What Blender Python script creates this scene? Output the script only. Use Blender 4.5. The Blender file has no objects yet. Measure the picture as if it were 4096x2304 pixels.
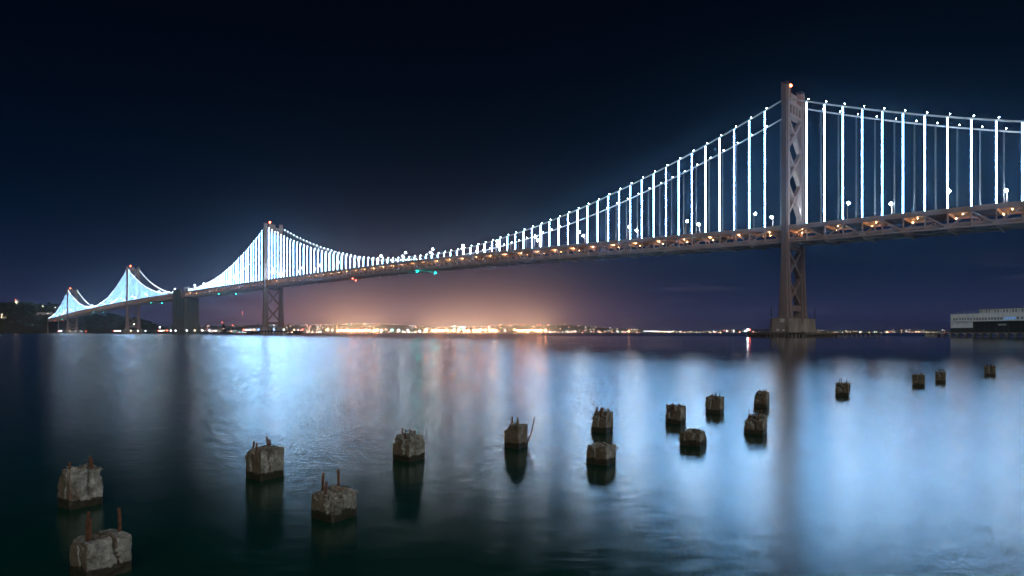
import bpy, bmesh, math, random
from math import sin, cos, pi, radians, exp, sqrt
from mathutils import Vector, Matrix, noise

random.seed(11)
sc = bpy.context.scene
C = sc.collection

# ------------------------------------------------------------------ camera
PW, PH = 4096.0, 2304.0           # photograph size
FOC, HZ, HC = 2482.5, 1331.0, 2.3  # focal length (px), horizon row, eye height (m)
cam_d = bpy.data.cameras.new('camera')
cam = bpy.data.objects.new('camera', cam_d); C.objects.link(cam)
cam.location = (0, 0, HC); cam.rotation_euler = (radians(90), 0, 0)
cam_d.sensor_width = 36.0; cam_d.lens = 36.0 * FOC / PW
cam_d.shift_y = (HZ - PH / 2) / PW
cam_d.clip_start = 0.1; cam_d.clip_end = 60000
sc.camera = cam

def px(x, y, Y):
    """photo pixel + depth in metres -> world point"""
    return Vector(((x - PW / 2) * Y / FOC, Y, HC - (y - HZ) * Y / FOC))

# ------------------------------------------------------------------ world / night sky
w = bpy.data.worlds.new('World'); sc.world = w; w.use_nodes = True
nt = w.node_tree; nt.nodes.clear()
def N(t, **k):
    n = nt.nodes.new(t)
    for a, b in k.items(): setattr(n, a, b)
    return n
def M(op, a, b=None, c=None):
    n = N('ShaderNodeMath', operation=op)
    for i, v in enumerate((a, b, c)):
        if v is None: continue
        if isinstance(v, (int, float)): n.inputs[i].default_value = v
        else: nt.links.new(v, n.inputs[i])
    return n.outputs[0]
def VS(col, f):
    n = N('ShaderNodeVectorMath', operation='SCALE')
    if isinstance(col, tuple): n.inputs[0].default_value = col
    else: nt.links.new(col, n.inputs[0])
    if isinstance(f, (int, float)): n.inputs['Scale'].default_value = f
    else: nt.links.new(f, n.inputs['Scale'])
    return n.outputs[0]
def VA(a, b):
    n = N('ShaderNodeVectorMath', operation='ADD')
    nt.links.new(a, n.inputs[0]); nt.links.new(b, n.inputs[1]); return n.outputs[0]
SUN_DIR = Vector((0.30, -0.80, 0.45)).normalized()   # towards the glow of the city behind the camera
tc = N('ShaderNodeTexCoord')
sep = N('ShaderNodeSeparateXYZ'); nt.links.new(tc.outputs['Generated'], sep.inputs[0])
el = M('ABSOLUTE', sep.outputs[2])
az = M('ARCTAN2', sep.outputs[0], sep.outputs[1])
def fall(h): return M('EXPONENT', M('MULTIPLY', el, -1.0 / h))
def lobe(c0, s):
    t = M('MULTIPLY', M('SUBTRACT', az, c0), 1.0 / s)
    return M('EXPONENT', M('MULTIPLY', M('MULTIPLY', t, t), -1.0))
sky = VS((0.0002, 0.0006, 0.0030), 1.0)
sky = VA(sky, VS((0.0006, 0.0165, 0.050), fall(0.14)))
sky = VA(sky, VS((0.025, 0.022, 0.060), fall(0.045)))
sky = VA(sky, VS((0.72, 0.30, 0.17), M('MULTIPLY', fall(0.033), lobe(-0.27, 0.13))))
sky = VA(sky, VS((0.62, 0.26, 0.155), M('MULTIPLY', fall(0.033), lobe(-0.02, 0.13))))
sky = VA(sky, VS((0.125, 0.060, 0.098), M('MULTIPLY', fall(0.040), lobe(-0.14, 0.30))))
sky = VA(sky, VS((0.036, 0.024, 0.042), fall(0.034)))
# thin cloud wisps low over the bay
cmap = N('ShaderNodeCombineXYZ')
nt.links.new(M('MULTIPLY', az, 5.0), cmap.inputs[0]); nt.links.new(M('MULTIPLY', el, 46.0), cmap.inputs[1])
cn = N('ShaderNodeTexNoise'); cn.inputs['Scale'].default_value = 1.0; cn.inputs['Detail'].default_value = 7.0
cn.inputs['Roughness'].default_value = 0.55
nt.links.new(cmap.outputs[0], cn.inputs['Vector'])
cl = M('MULTIPLY', M('MAXIMUM', M('SUBTRACT', cn.outputs[0], 0.56), 0.0), 5.0)
band = M('SUBTRACT', el, 0.055)
band = M('EXPONENT', M('MULTIPLY', M('MULTIPLY', band, band), -1.0 / (0.035 * 0.035)))
sky = VA(sky, VS((0.040, 0.031, 0.040), M('MULTIPLY', cl, band)))
# a few faint stars
vor = N('ShaderNodeTexVoronoi'); vor.inputs['Scale'].default_value = 26.0
nt.links.new(tc.outputs['Generated'], vor.inputs['Vector'])
vsep = N('ShaderNodeSeparateXYZ'); nt.links.new(vor.outputs['Color'], vsep.inputs[0])
st = M('MULTIPLY', M('LESS_THAN', vor.outputs['Distance'], 0.016), M('GREATER_THAN', vsep.outputs[0], 0.90))
sky = VA(sky, VS((0.05, 0.06, 0.08), st))
bg = N('ShaderNodeBackground'); nt.links.new(sky, bg.inputs['Color'])
nish = N('ShaderNodeTexSky', sky_type='NISHITA'); nish.sun_disc = False
nish.sun_elevation = radians(-6); nish.sun_rotation = radians(157)
bg2 = N('ShaderNodeBackground'); nt.links.new(nish.outputs[0], bg2.inputs['Color'])
bg2.inputs['Strength'].default_value = 0.001
add = N('ShaderNodeAddShader'); out = N('ShaderNodeOutputWorld')
nt.links.new(bg.outputs[0], add.inputs[0]); nt.links.new(bg2.outputs[0], add.inputs[1])
nt.links.new(add.outputs[0], out.inputs['Surface'])

# the one sun lamp: broad, very weak light of the lit city behind the camera
sd = bpy.data.lights.new('city_glow', 'SUN'); sd.energy = 1.0; sd.angle = radians(70); sd.color = (1.0, 0.93, 0.87)
so = bpy.data.objects.new('city_glow', sd); C.objects.link(so)
so.rotation_euler = SUN_DIR.to_track_quat('Z', 'Y').to_euler(); so.location = (0, -20, 30)

sc.view_settings.view_transform = 'Standard'; sc.view_settings.look = 'None'
sc.view_settings.exposure = 0; sc.view_settings.gamma = 1
sc.render.engine = 'CYCLES'
sc.cycles.use_denoising = True
try:
    sc.cycles.denoiser = 'OPENIMAGEDENOISE'
except Exception: pass
sc.cycles.denoising_prefilter = 'ACCURATE'; sc.cycles.sample_clamp_direct = 45.0
sc.cycles.max_bounces = 5; sc.cycles.diffuse_bounces = 2; sc.cycles.glossy_bounces = 3
sc.cycles.volume_bounces = 0
sc.cycles.sample_clamp_indirect = 6.0
sc.cycles.use_light_tree = True
sc.cycles.use_adaptive_sampling = True; sc.cycles.adaptive_threshold = 0.004

# ------------------------------------------------------------------ materials
class NT:
    def __init__(s, name):
        s.m = bpy.data.materials.new(name); s.m.use_nodes = True; s.t = s.m.node_tree; s.t.nodes.clear()
        s.out = s.t.nodes.new('ShaderNodeOutputMaterial')
    def n(s, t, **k):
        x = s.t.nodes.new(t)
        for a, b in k.items():
            if a.startswith('i_'): x.inputs[a[2:].replace('_', ' ')].default_value = b
            else: setattr(x, a, b)
        return x
    def l(s, a, b): s.t.links.new(a, b)
    def math(s, op, a, b=None):
        x = s.n('ShaderNodeMath', operation=op)
        for i, v in enumerate((a, b)):
            if v is None: continue
            if isinstance(v, (int, float)): x.inputs[i].default_value = v
            else: s.l(v, x.inputs[i])
        return x.outputs[0]
    def ramp(s, fac, stops):
        r = s.n('ShaderNodeValToRGB'); s.l(fac, r.inputs[0])
        e = r.color_ramp.elements
        e[0].position, e[0].color = stops[0][0], (*stops[0][1], 1)
        e[1].position, e[1].color = stops[-1][0], (*stops[-1][1], 1)
        for p, c in stops[1:-1]:
            k = e.new(p); k.color = (*c, 1)
        return r.outputs[0]
    def noise(s, vec, scale, detail=4.0, rough=0.55):
        x = s.n('ShaderNodeTexNoise'); x.inputs['Scale'].default_value = scale
        x.inputs['Detail'].default_value = detail; x.inputs['Roughness'].default_value = rough
        if vec is not None: s.l(vec, x.inputs['Vector'])
        return x.outputs[0]
    def mixc(s, f, a, b):
        x = s.n('ShaderNodeMix', data_type='RGBA')
        for i, v in ((0, f), (6, a), (7, b)):
            if isinstance(v, tuple): x.inputs[i].default_value = (*v, 1)
            elif isinstance(v, (int, float)): x.inputs[i].default_value = v
            else: s.l(v, x.inputs[i])
        return x.outputs[2]
    def scalevec(s, v, sc_):
        x = s.n('ShaderNodeMapping'); x.inputs['Scale'].default_value = sc_; s.l(v, x.inputs['Vector']); return x.outputs[0]

def weathered(name, c0, c1, scale, rough=0.75, bump=0.15, stretch=(1, 1, 0.25)):
    k = NT(name); geo = k.n('ShaderNodeNewGeometry')
    v = k.scalevec(geo.outputs['Position'], stretch)
    f = k.noise(v, scale, 6.0, 0.6)
    col = k.ramp(f, [(0.32, c0), (0.68, c1)])
    p = k.n('ShaderNodeBsdfPrincipled'); p.inputs['Roughness'].default_value = rough
    k.l(col, p.inputs['Base Color'])
    b = k.n('ShaderNodeBump'); b.inputs['Strength'].default_value = bump; k.l(f, b.inputs['Height'])
    k.l(b.outputs[0], p.inputs['Normal'])
    k.l(p.outputs[0], k.out.inputs[0]); return k.m
def emit(name, col, L, sampling='AUTO'):
    k = NT(name); e = k.n('ShaderNodeEmission'); e.inputs[0].default_value = (*col, 1); e.inputs[1].default_value = L
    k.l(e.outputs[0], k.out.inputs[0]); k.m.cycles.emission_sampling = sampling; return k.m

MAT = {}
MAT['steel'] = weathered('glow_tinted_bridge_paint', (0.20, 0.152, 0.147), (0.28, 0.215, 0.205), 0.22, 0.55, 0.05)  # grey paint with the warm city glow tinted into its colour
MAT['steel_far'] = weathered('glow_tinted_truss_paint', (0.40, 0.30, 0.28), (0.52, 0.40, 0.37), 0.25, 0.6, 0.05)  # truss grey also carries the pinkish glow of the lamps and city in its colour
MAT['rope'] = weathered('grey_wire_rope', (0.52, 0.53, 0.55), (0.66, 0.66, 0.68), 0.8, 0.5, 0.0)
MAT['asphalt'] = weathered('asphalt', (0.04, 0.04, 0.042), (0.065, 0.063, 0.06), 0.4, 0.85, 0.05)
MAT['concrete'] = weathered('pier_concrete', (0.17, 0.145, 0.125), (0.36, 0.32, 0.285), 0.20, 0.85, 0.3, (1, 1, 0.35))
MAT['anchor'] = weathered('anchorage_concrete', (0.075, 0.085, 0.08), (0.13, 0.14, 0.13), 0.10, 0.85, 0.2, (1, 1, 0.2))
MAT['timber'] = weathered('old_wharf_timber', (0.05, 0.042, 0.035), (0.17, 0.14, 0.115), 0.5, 0.9, 0.3, (1, 1, 0.4))
MAT['concrete_deck'] = weathered('deck_concrete', (0.30, 0.27, 0.25), (0.42, 0.38, 0.35), 0.3, 0.85, 0.05)
MAT['dark'] = weathered('dark_paint', (0.012, 0.014, 0.015), (0.03, 0.03, 0.032), 0.3, 0.8, 0.05)
MAT['black_steel'] = weathered('black_steel', (0.02, 0.02, 0.022), (0.05, 0.048, 0.046), 0.5, 0.6, 0.05)
MAT['rust'] = weathered('rusty_rebar', (0.06, 0.030, 0.020), (0.20, 0.092, 0.050), 28.0, 0.9, 0.7, (1, 1, 1))
MAT['whitewall'] = weathered('white_shed_paint', (0.64, 0.64, 0.63), (0.84, 0.84, 0.83), 0.9, 0.8, 0.1, (1, 1, 0.2))
MAT['darkwall'] = weathered('dark_shed_paint', (0.018, 0.022, 0.020), (0.045, 0.052, 0.045), 0.8, 0.8, 0.1, (1, 1, 0.3))
MAT['roofing'] = weathered('grey_roofing', (0.10, 0.11, 0.11), (0.18, 0.19, 0.19), 0.5, 0.8, 0.1, (1, 1, 1))
MAT['trim'] = weathered('pale_trim', (0.60, 0.63, 0.62), (0.78, 0.80, 0.79), 1.5, 0.7, 0.05)
MAT['crane'] = weathered('pale_crane_paint', (0.50, 0.47, 0.43), (0.62, 0.60, 0.56), 0.05, 0.6, 0.0)
MAT['hull'] = weathered('blue_hull_paint', (0.10, 0.16, 0.30), (0.16, 0.22, 0.36), 0.03, 0.6, 0.0)
MAT['hull_dark'] = weathered('dark_hull_paint', (0.05, 0.045, 0.05), (0.12, 0.09, 0.08), 0.03, 0.6, 0.0)
MAT['ground'] = weathered('island_soil', (0.018, 0.017, 0.012), (0.042, 0.038, 0.026), 0.03, 0.95, 0.3, (1, 1, 1))
MAT['flat'] = weathered('port_ground', (0.045, 0.042, 0.040), (0.09, 0.085, 0.08), 0.01, 0.95, 0.0, (1, 1, 1))
MAT['hill'] = weathered('far_hillside', (0.03, 0.033, 0.03), (0.06, 0.06, 0.05), 0.002, 0.95, 0.0, (1, 1, 1))
MAT['leaf'] = weathered('dark_foliage', (0.014, 0.026, 0.011), (0.042, 0.068, 0.026), 0.09, 0.85, 0.0, (1, 1, 1))
MAT['bark'] = weathered('bark', (0.05, 0.04, 0.03), (0.10, 0.08, 0.06), 0.5, 0.9, 0.2)
k = NT('window_glass'); p = k.n('ShaderNodeBsdfPrincipled'); p.inputs['Base Color'].default_value = (0.03, 0.045, 0.055, 1)
p.inputs['Roughness'].default_value = 0.12; k.l(p.outputs[0], k.out.inputs[0]); MAT['glass'] = k.m
MAT['panel_green'] = weathered('green_grey_panel', (0.30, 0.36, 0.32), (0.40, 0.46, 0.40), 2.0, 0.6, 0.0)
MAT['lit_blue'] = emit('lit_window', (0.14, 0.42, 0.95), 0.62, 'NONE')

MAT['led'] = emit('led_strip', (0.29, 0.61, 1.0), 46.0, 'FRONT')
MAT['led_near'] = emit('led_strip_near', (0.24, 0.56, 1.0), 80.0, 'FRONT')
MAT['cable_led'] = emit('cable_lamp', (0.74, 0.90, 1.0), 150.0)
MAT['street'] = emit('street_lamp_glow', (0.70, 0.87, 1.0), 900.0)
MAT['sodium'] = emit('sodium_lamp', (1.0, 0.46, 0.18), 850.0)
MAT['beacon'] = emit('red_beacon', (1.0, 0.10, 0.04), 45.0)
MAT['green_nav'] = emit('green_nav_light', (0.0, 0.80, 0.70), 160.0)
MAT['green_far'] = emit('green_nav_far', (0.02, 0.9, 0.65), 30.0)
MAT['red_nav'] = emit('red_nav_light', (1.0, 0.09, 0.05), 26.0)
MAT['dock_white'] = emit('dock_lamp_white', (0.85, 0.94, 1.0), 40.0)
MAT['dock_warm'] = emit('dock_lamp_warm', (1.0, 0.66, 0.33), 36.0)
MAT['dock_blue'] = emit('dock_lamp_blue', (0.10, 0.32, 1.0), 40.0)
MAT['port_warm'] = emit('port_lamp_warm', (1.0, 0.38, 0.15), 760.0)
MAT['port_white'] = emit('port_lamp_white', (0.80, 0.92, 1.0), 80.0)
MAT['city_warm'] = emit('city_warm', (1.0, 0.66, 0.40), 15.0, 'NONE')
MAT['city_white'] = emit('city_white', (0.80, 0.90, 1.0), 15.0, 'NONE')
MAT['city_red'] = emit('city_red', (1.0, 0.22, 0.18), 15.0, 'NONE')
MAT['city_teal'] = emit('city_teal', (0.30, 0.95, 0.90), 15.0, 'NONE')
MAT['island_lamp'] = emit('island_lamp', (1.0, 0.90, 0.55), 170.0)

# water
k = NT('bay_water'); geo = k.n('ShaderNodeNewGeometry'); pos = geo.outputs['Position']
p = k.n('ShaderNodeBsdfGlossy'); p.distribution = 'BECKMANN'; p.inputs['Color'].default_value = (1, 1, 1, 1)
dfs = k.n('ShaderNodeBsdfDiffuse'); dfs.inputs[0].default_value = (0.002, 0.042, 0.028, 1)
fr = k.n('ShaderNodeFresnel'); fr.inputs['IOR'].default_value = 1.333; mxs = k.n('ShaderNodeMixShader')
patch = k.noise(k.scalevec(pos, (0.0035, 0.010, 1.0)), 1.0, 2.0, 0.5)
r = k.n('ShaderNodeMapRange'); k.l(patch, r.inputs[0])
r.inputs[1].default_value = 0.25; r.inputs[2].default_value = 0.75; r.inputs[3].default_value = 0.225; r.inputs[4].default_value = 0.25
# a calm slick lies off the right of the piles, out towards the bridge pier
psep = k.n('ShaderNodeSeparateXYZ'); k.l(pos, psep.inputs[0])
def sstep(val, lo, hi):
    q = k.n('ShaderNodeMapRange'); q.interpolation_type = 'SMOOTHSTEP'; k.l(val, q.inputs[0]); q.inputs[1].default_value = lo; q.inputs[2].default_value = hi; return q.outputs[0]
edge = k.math('MULTIPLY', k.math('SUBTRACT', k.noise(k.scalevec(pos, (0.06, 0.10, 1.0)), 1.0, 3.0, 0.6), 0.5), 60.0)
yy = k.math('ADD', psep.outputs[1], edge)
slick = k.math('MULTIPLY', k.math('MULTIPLY', sstep(yy, 16.0, 112.0), sstep(k.math('ADD', psep.outputs[0], k.math('MULTIPLY', edge, 0.5)), -8.0, 26.0)), k.math('SUBTRACT', 1.0, sstep(psep.outputs[1], 330.0, 520.0)))
rgh = k.math('SUBTRACT', r.outputs[0], k.math('MULTIPLY', slick, 0.115))
k.l(rgh, p.inputs['Roughness'])
def nvec(scv, det):
    t = k.n('ShaderNodeTexNoise'); t.inputs['Scale'].default_value = 1.0; t.inputs['Detail'].default_value = det; t.inputs['Roughness'].default_value = 0.62
    k.l(k.scalevec(pos, scv), t.inputs['Vector'])
    q = k.n('ShaderNodeVectorMath', operation='SUBTRACT'); k.l(t.outputs['Color'], q.inputs[0]); q.inputs[1].default_value = (0.5, 0.5, 0.5)
    return q.outputs[0]
def vmul(a_, b_):
    q = k.n('ShaderNodeVectorMath', operation='MULTIPLY'); k.l(a_, q.inputs[0]); q.inputs[1].default_value = b_; return q.outputs[0]
def vadd(a_, b_):
    q = k.n('ShaderNodeVectorMath', operation='ADD'); k.l(a_, q.inputs[0])
    if isinstance(b_, tuple): q.inputs[1].default_value = b_
    else: k.l(b_, q.inputs[1])
    return q.outputs[0]
sl = vadd(vmul(nvec((3.0, 11.0, 1.0), 5.0), (0.036, 0.105, 0.0)), vmul(nvec((0.30, 1.0, 1.0), 2.0), (0.004, 0.012, 0.0)))
nn_ = k.n('ShaderNodeVectorMath', operation='NORMALIZE'); k.l(vadd(sl, (0.0, 0.0, 1.0)), nn_.inputs[0])
k.l(nn_.outputs[0], p.inputs['Normal'])
k.l(fr.outputs[0], mxs.inputs[0]); k.l(dfs.outputs[0], mxs.inputs[1]); k.l(p.outputs[0], mxs.inputs[2])
k.l(mxs.outputs[0], k.out.inputs[0]); MAT['water'] = k.m

# weathered pile concrete: object z = height above water
k = NT('pile_concrete'); tcn = k.n('ShaderNodeTexCoord'); ob = tcn.outputs['Object']; geo = k.n('ShaderNodeNewGeometry')
oi = k.n('ShaderNodeObjectInfo')
rv = k.n('ShaderNodeVectorMath', operation='ADD'); k.l(ob, rv.inputs[0])
rc = k.n('ShaderNodeCombineXYZ'); k.l(k.math('MULTIPLY', oi.outputs['Random'], 37.0), rc.inputs[0]); k.l(rc.outputs[0], rv.inputs[1])
v = rv.outputs[0]
sz = k.n('ShaderNodeSeparateXYZ'); k.l(ob, sz.inputs[0])
big = k.noise(v, 5.0, 6.0, 0.68); fine = k.noise(v, 30.0, 6.0, 0.75)
mixn = k.math('ADD', k.math('MULTIPLY', big, 0.6), k.math('MULTIPLY', fine, 0.4))
col = k.ramp(mixn, [(0.36, (0.028, 0.030, 0.022)), (0.44, (0.14, 0.148, 0.126)), (0.53, (0.28, 0.295, 0.272)), (0.61, (0.44, 0.46, 0.44)), (0.67, (0.68, 0.70, 0.68))])
streak = k.noise(k.scalevec(v, (9.0, 9.0, 1.1)), 1.0, 4.0, 0.6)
col = k.mixc(k.ramp(streak, [(0.54, (0, 0, 0)), (0.68, (0.75, 0.75, 0.75))]), col, (0.17, 0.092, 0.045))
# left-facing sides are mixed towards brown, tops carry moss
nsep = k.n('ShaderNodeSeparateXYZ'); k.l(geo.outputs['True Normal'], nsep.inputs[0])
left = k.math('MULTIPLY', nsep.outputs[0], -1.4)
left_brown = k.math('ADD', left, k.math('MULTIPLY', big, 1.2))
col = k.mixc(k.ramp(left_brown, [(0.80, (0, 0, 0)), (1.3, (0.8, 0.8, 0.8))]), col, (0.10, 0.075, 0.040))
moss = k.noise(v, 11.0, 5.0, 0.7)
col = k.mixc(k.ramp(moss, [(0.60, (0, 0, 0)), (0.70, (0.7, 0.7, 0.7))]), col, (0.055, 0.085, 0.030))
wz = k.math('ADD', sz.outputs[2], k.math('MULTIPLY', k.math('SUBTRACT', k.noise(v, 7.0, 4.0, 0.65), 0.5), 0.17))
wet = k.ramp(wz, [(0.100, (1, 1, 1)), (0.116, (0, 0, 0))])
wcol = k.ramp(fine, [(0.35, (0.012, 0.014, 0.010)), (0.7, (0.060, 0.055, 0.030))])
col = k.mixc(wet, col, wcol)
p = k.n('ShaderNodeBsdfPrincipled'); k.l(col, p.inputs['Base Color'])
ro = k.n('ShaderNodeMapRange'); k.l(wet, ro.inputs[0]); ro.inputs[3].default_value = 0.9; ro.inputs[4].default_value = 0.45
k.l(ro.outputs[0], p.inputs['Roughness'])
b = k.n('ShaderNodeBump'); b.inputs['Strength'].default_value = 0.8; b.inputs['Distance'].default_value = 0.02
k.l(mixn, b.inputs['Height']); k.l(b.outputs[0], p.inputs['Normal']); k.l(p.outputs[0], k.out.inputs[0])
MAT['pile'] = k.m

# ------------------------------------------------------------------ mesh helpers
OCT_F = [(0, 2, 4), (2, 1, 4), (1, 3, 4), (3, 0, 4), (2, 0, 5), (1, 2, 5), (3, 1, 5), (0, 3, 5)]
class MB:
    def __init__(s): s.v = []; s.f = []; s.mi = []
    def add(s, vs, fs, mi=0):
        o = len(s.v); s.v += [tuple(x) for x in vs]
        for f in fs: s.f.append(tuple(i + o for i in f)); s.mi.append(mi)
    def box(s, c, h, ax=None, mi=0):
        c = Vector(c); A = ax or (Vector((1, 0, 0)), Vector((0, 1, 0)), Vector((0, 0, 1)))
        vs = [c + A[0] * (h[0] * i) + A[1] * (h[1] * j) + A[2] * (h[2] * l) for l in (-1, 1) for j in (-1, 1) for i in (-1, 1)]
        s.add(vs, [(0, 2, 3, 1), (4, 5, 7, 6), (0, 1, 5, 4), (2, 6, 7, 3), (0, 4, 6, 2), (1, 3, 7, 5)], mi)
    def beam(s, p0, p1, a, b, up=Vector((0, 0, 1)), mi=0):
        p0, p1 = Vector(p0), Vector(p1); d = (p1 - p0); L = d.length; d.normalize()
        x = d.cross(up)
        if x.length < 1e-4: x = d.cross(Vector((1, 0, 0)))
        x.normalize(); y = x.cross(d)
        s.box((p0 + p1) / 2, (L / 2, a / 2, b / 2), (d, x, y), mi)
    def octa(s, c, r, mi=0):
        x, y, z = c
        s.add([(x + r, y, z), (x - r, y, z), (x, y + r, z), (x, y - r, z), (x, y, z + r), (x, y, z - r)], OCT_F, mi)
    def loft(s, rings, cap=True, mi=0):
        n = len(rings[0]); o = len(s.v)
        for r_ in rings: s.v += [tuple(q) for q in r_]
        for i in range(len(rings) - 1):
            for j in range(n):
                a = o + i * n + j; b_ = o + i * n + (j + 1) % n
                s.f.append((a, b_, b_ + n, a + n)); s.mi.append(mi)
        if cap:
            s.f.append(tuple(o + j for j in reversed(range(n)))); s.mi.append(mi)
            s.f.append(tuple(o + (len(rings) - 1) * n + j for j in range(n))); s.mi.append(mi)
    def tube(s, pts, r, n=6, mi=0, r1=None):
        rings = []
        for i, q in enumerate(pts):
            q = Vector(q); d = Vector(pts[min(i + 1, len(pts) - 1)]) - Vector(pts[max(i - 1, 0)]); d.normalize()
            x = d.cross(Vector((0, 0, 1)))
            if x.length < 1e-3: x = Vector((1, 0, 0))
            x.normalize(); y = x.cross(d)
            rr = r if r1 is None else r + (r1 - r) * i / (len(pts) - 1)
            rings.append([q + x * (rr * cos(2 * pi * j / n)) + y * (rr * sin(2 * pi * j / n)) for j in range(n)])
        s.loft(rings, True, mi)
    def mesh(s, name, mats, origin=(0, 0, 0)):
        m = bpy.data.meshes.new(name); ox, oy, oz = origin
        m.from_pydata([(a - ox, b_ - oy, c - oz) for a, b_, c in s.v], [], s.f)
        if not isinstance(mats, (list, tuple)): mats = [mats]
        for q in mats: m.materials.append(MAT[q])
        if len(mats) > 1: m.polygons.foreach_set('material_index', s.mi)
        m.update(); return m
WLOC = {}
def link(name, data, loc=(0, 0, 0), parent=None):
    o = bpy.data.objects.new(name, data); C.objects.link(o); loc = Vector(loc)
    WLOC[o] = loc
    if parent is not None:
        o.parent = parent; o.location = loc - WLOC[parent]
    else: o.location = loc
    return o
def build(mb, name, mats, origin=(0, 0, 0), parent=None):
    return link(name, mb.mesh(name, mats, origin), origin, parent)
def thing(name, label, cat, loc, group=None):
    o = link(name, None, loc); o.empty_display_size = 0.5; return tag(o, label, cat, group)
def tag(o, label=None, cat=None, group=None, kind=None):
    if label: o['label'] = label
    if cat: o['category'] = cat
    if group: o['group'] = group
    if kind: o['kind'] = kind
    return o
ORD = ['first', 'second', 'third', 'fourth', 'fifth', 'sixth', 'seventh', 'eighth', 'ninth', 'tenth', 'eleventh', 'twelfth',
       'thirteenth', 'fourteenth', 'fifteenth', 'sixteenth', 'seventeenth', 'eighteenth', 'nineteenth', 'twentieth']
def ordn(i): return ORD[i] if i < 20 else '%dth' % (i + 1) if (i + 1) % 10 not in (1, 2, 3) else '%d%s' % (i + 1, {1: 'st', 2: 'nd', 3: 'rd'}[(i + 1) % 10])

# ------------------------------------------------------------------ water, shore, hills
mb = MB(); R = 26000.0
mb.add([(-R, -50, 0), (R, -50, 0), (R, 19500, 0), (-R, 19500, 0)], [(0, 1, 2, 3)])
tag(build(mb, 'water', 'water'), 'dark calm bay water mirroring the lights of the bridge', kind='structure')

def grid_terrain(name, mat, X0_, X1_, nx, Y0_, Y1_, ny, hf, label):
    vs = []; fs = []
    for j in range(ny + 1):
        for i in range(nx + 1):
            X = X0_ + (X1_ - X0_) * i / nx; Y = Y0_ + (Y1_ - Y0_) * j / ny
            vs.append((X, Y, hf(X, Y)))
    for j in range(ny):
        for i in range(nx):
            a = j * (nx + 1) + i; fs.append((a, a + 1, a + nx + 2, a + nx + 1))
    m = MB(); m.add(vs, fs); o = build(m, name, mat)
    for q in o.data.polygons: q.use_smooth = True
    return tag(o, label, kind='structure')
def shore_h(X, Y):
    if Y < 6020: return -2.0
    return 2.2 + 1.2 * noise.noise(Vector((X * 0.003, Y * 0.003, 3)))
grid_terrain('shore', 'flat', -4300, 6500, 120, 5990, 9000, 26, shore_h, 'low dark far shore under the port lights')
def hills_h(X, Y):
    u = X / Y
    base = 118 + 75 * noise.noise(Vector((u * 5.2, 0.3, 0))) + 30 * noise.noise(Vector((u * 19, 1.7, 0)))
    prof = base * (1.25 if u < 0.02 else max(0.55, 1.25 - (u - 0.02) * 2.6))
    t = min(1, max(0, (Y - 9000) / 3600.0))
    return -4 + prof * (t * t * (3 - 2 * t)) + 14 * noise.noise(Vector((X * 0.0011, Y * 0.0011, 5))) * t
grid_terrain('hills', 'hill', -9500, 12500, 150, 9000, 14500, 22, hills_h, 'dim range of hills dotted with house lights')

# ------------------------------------------------------------------ bridge frame of reference
CS, SPX = 2.02208e-3, 7.05
SP = 0.70214; CP = sqrt(1 - SP * SP); Y0 = 352.13; X0 = 155.17
WW = 22.0
S_ = Vector((-SP, CP, 0)); W_ = Vector((CP, SP, 0)); Z_ = Vector((0, 0, 1))
def B(s, w_, z): return Vector((X0 - s * SP + w_ * CP, Y0 + s * CP + w_ * SP, z))
BROT = math.atan2(S_.y, S_.x)
DK = [(-360, 53), (-240, 57.2), (-107, 60.6), (0, 62.6), (190, 68.8), (387, 73.2), (704, 74.6), (1068, 74.2), (1432, 72.0), (1770, 66.5), (2114, 58.9), (2460, 48.8), (2520, 47.0)]
def deck(s):
    for i in range(len(DK) - 1):
        if DK[i][0] <= s <= DK[i + 1][0]:
            (a, ya), (b_, yb) = DK[i], DK[i + 1]
            def sl(k):
                k0, k1 = max(0, k - 1), min(len(DK) - 1, k + 1)
                return (DK[k1][1] - DK[k0][1]) / (DK[k1][0] - DK[k0][0])
            t = (s - a) / (b_ - a); h = b_ - a
            return (ya * (1 + 2 * t) * (1 - t) ** 2 + h * sl(i) * t * (1 - t) ** 2 + yb * t * t * (3 - 2 * t) + h * sl(i + 1) * t * t * (t - 1))
    return DK[0][1] if s < DK[0][0] else DK[-1][1]
D = 9.27846; S1 = 11.638; TD = 8.7      # panel length, first hanger, truss depth
T2, T3, A4, T5, T6, E7 = 0.0, 704.0, 1068.0, 1432.0, 2114.0, 2460.0
# spans: (s0,z0,s1,z1,sag)
SPANS = [(-354, 58, T2, 135.4, 19.0), (T2, 135.4, T3, 148.2, 66.0), (T3, 148.2, A4 - 32, 77.0, 20.0),
         (A4 + 32, 77.0, T5, 143.5, 20.0), (T5, 143.5, T6, 130.5, 68.0), (T6, 130.5, E7, 50.5, 17.0)]
def cable_z(s):
    for a, za, b_, zb, sag in SPANS:
        if a <= s <= b_:
            t = (s - a) / (b_ - a); return za + (zb - za) * t - 4 * sag * t * (1 - t)
    return None
def hangers(i):
    a, za, b_, zb, sag = SPANS[i]
    if i == 0: return [-S1 - D * k_ for k_ in range(26)]
    if i in (1, 4):
        n_ = round((b_ - a - 2 * S1) / D); return [a + S1 + (b_ - a - 2 * S1) * k_ / n_ for k_ in range(n_ + 1)]
    if i in (2, 5): return [a + S1 + D * k_ for k_ in range(int((b_ - a - S1 - 6) / D) + 1)]
    return [b_ - S1 - D * k_ for k_ in range(int((b_ - a - S1 - 6) / D) + 1)][::-1]

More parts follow.
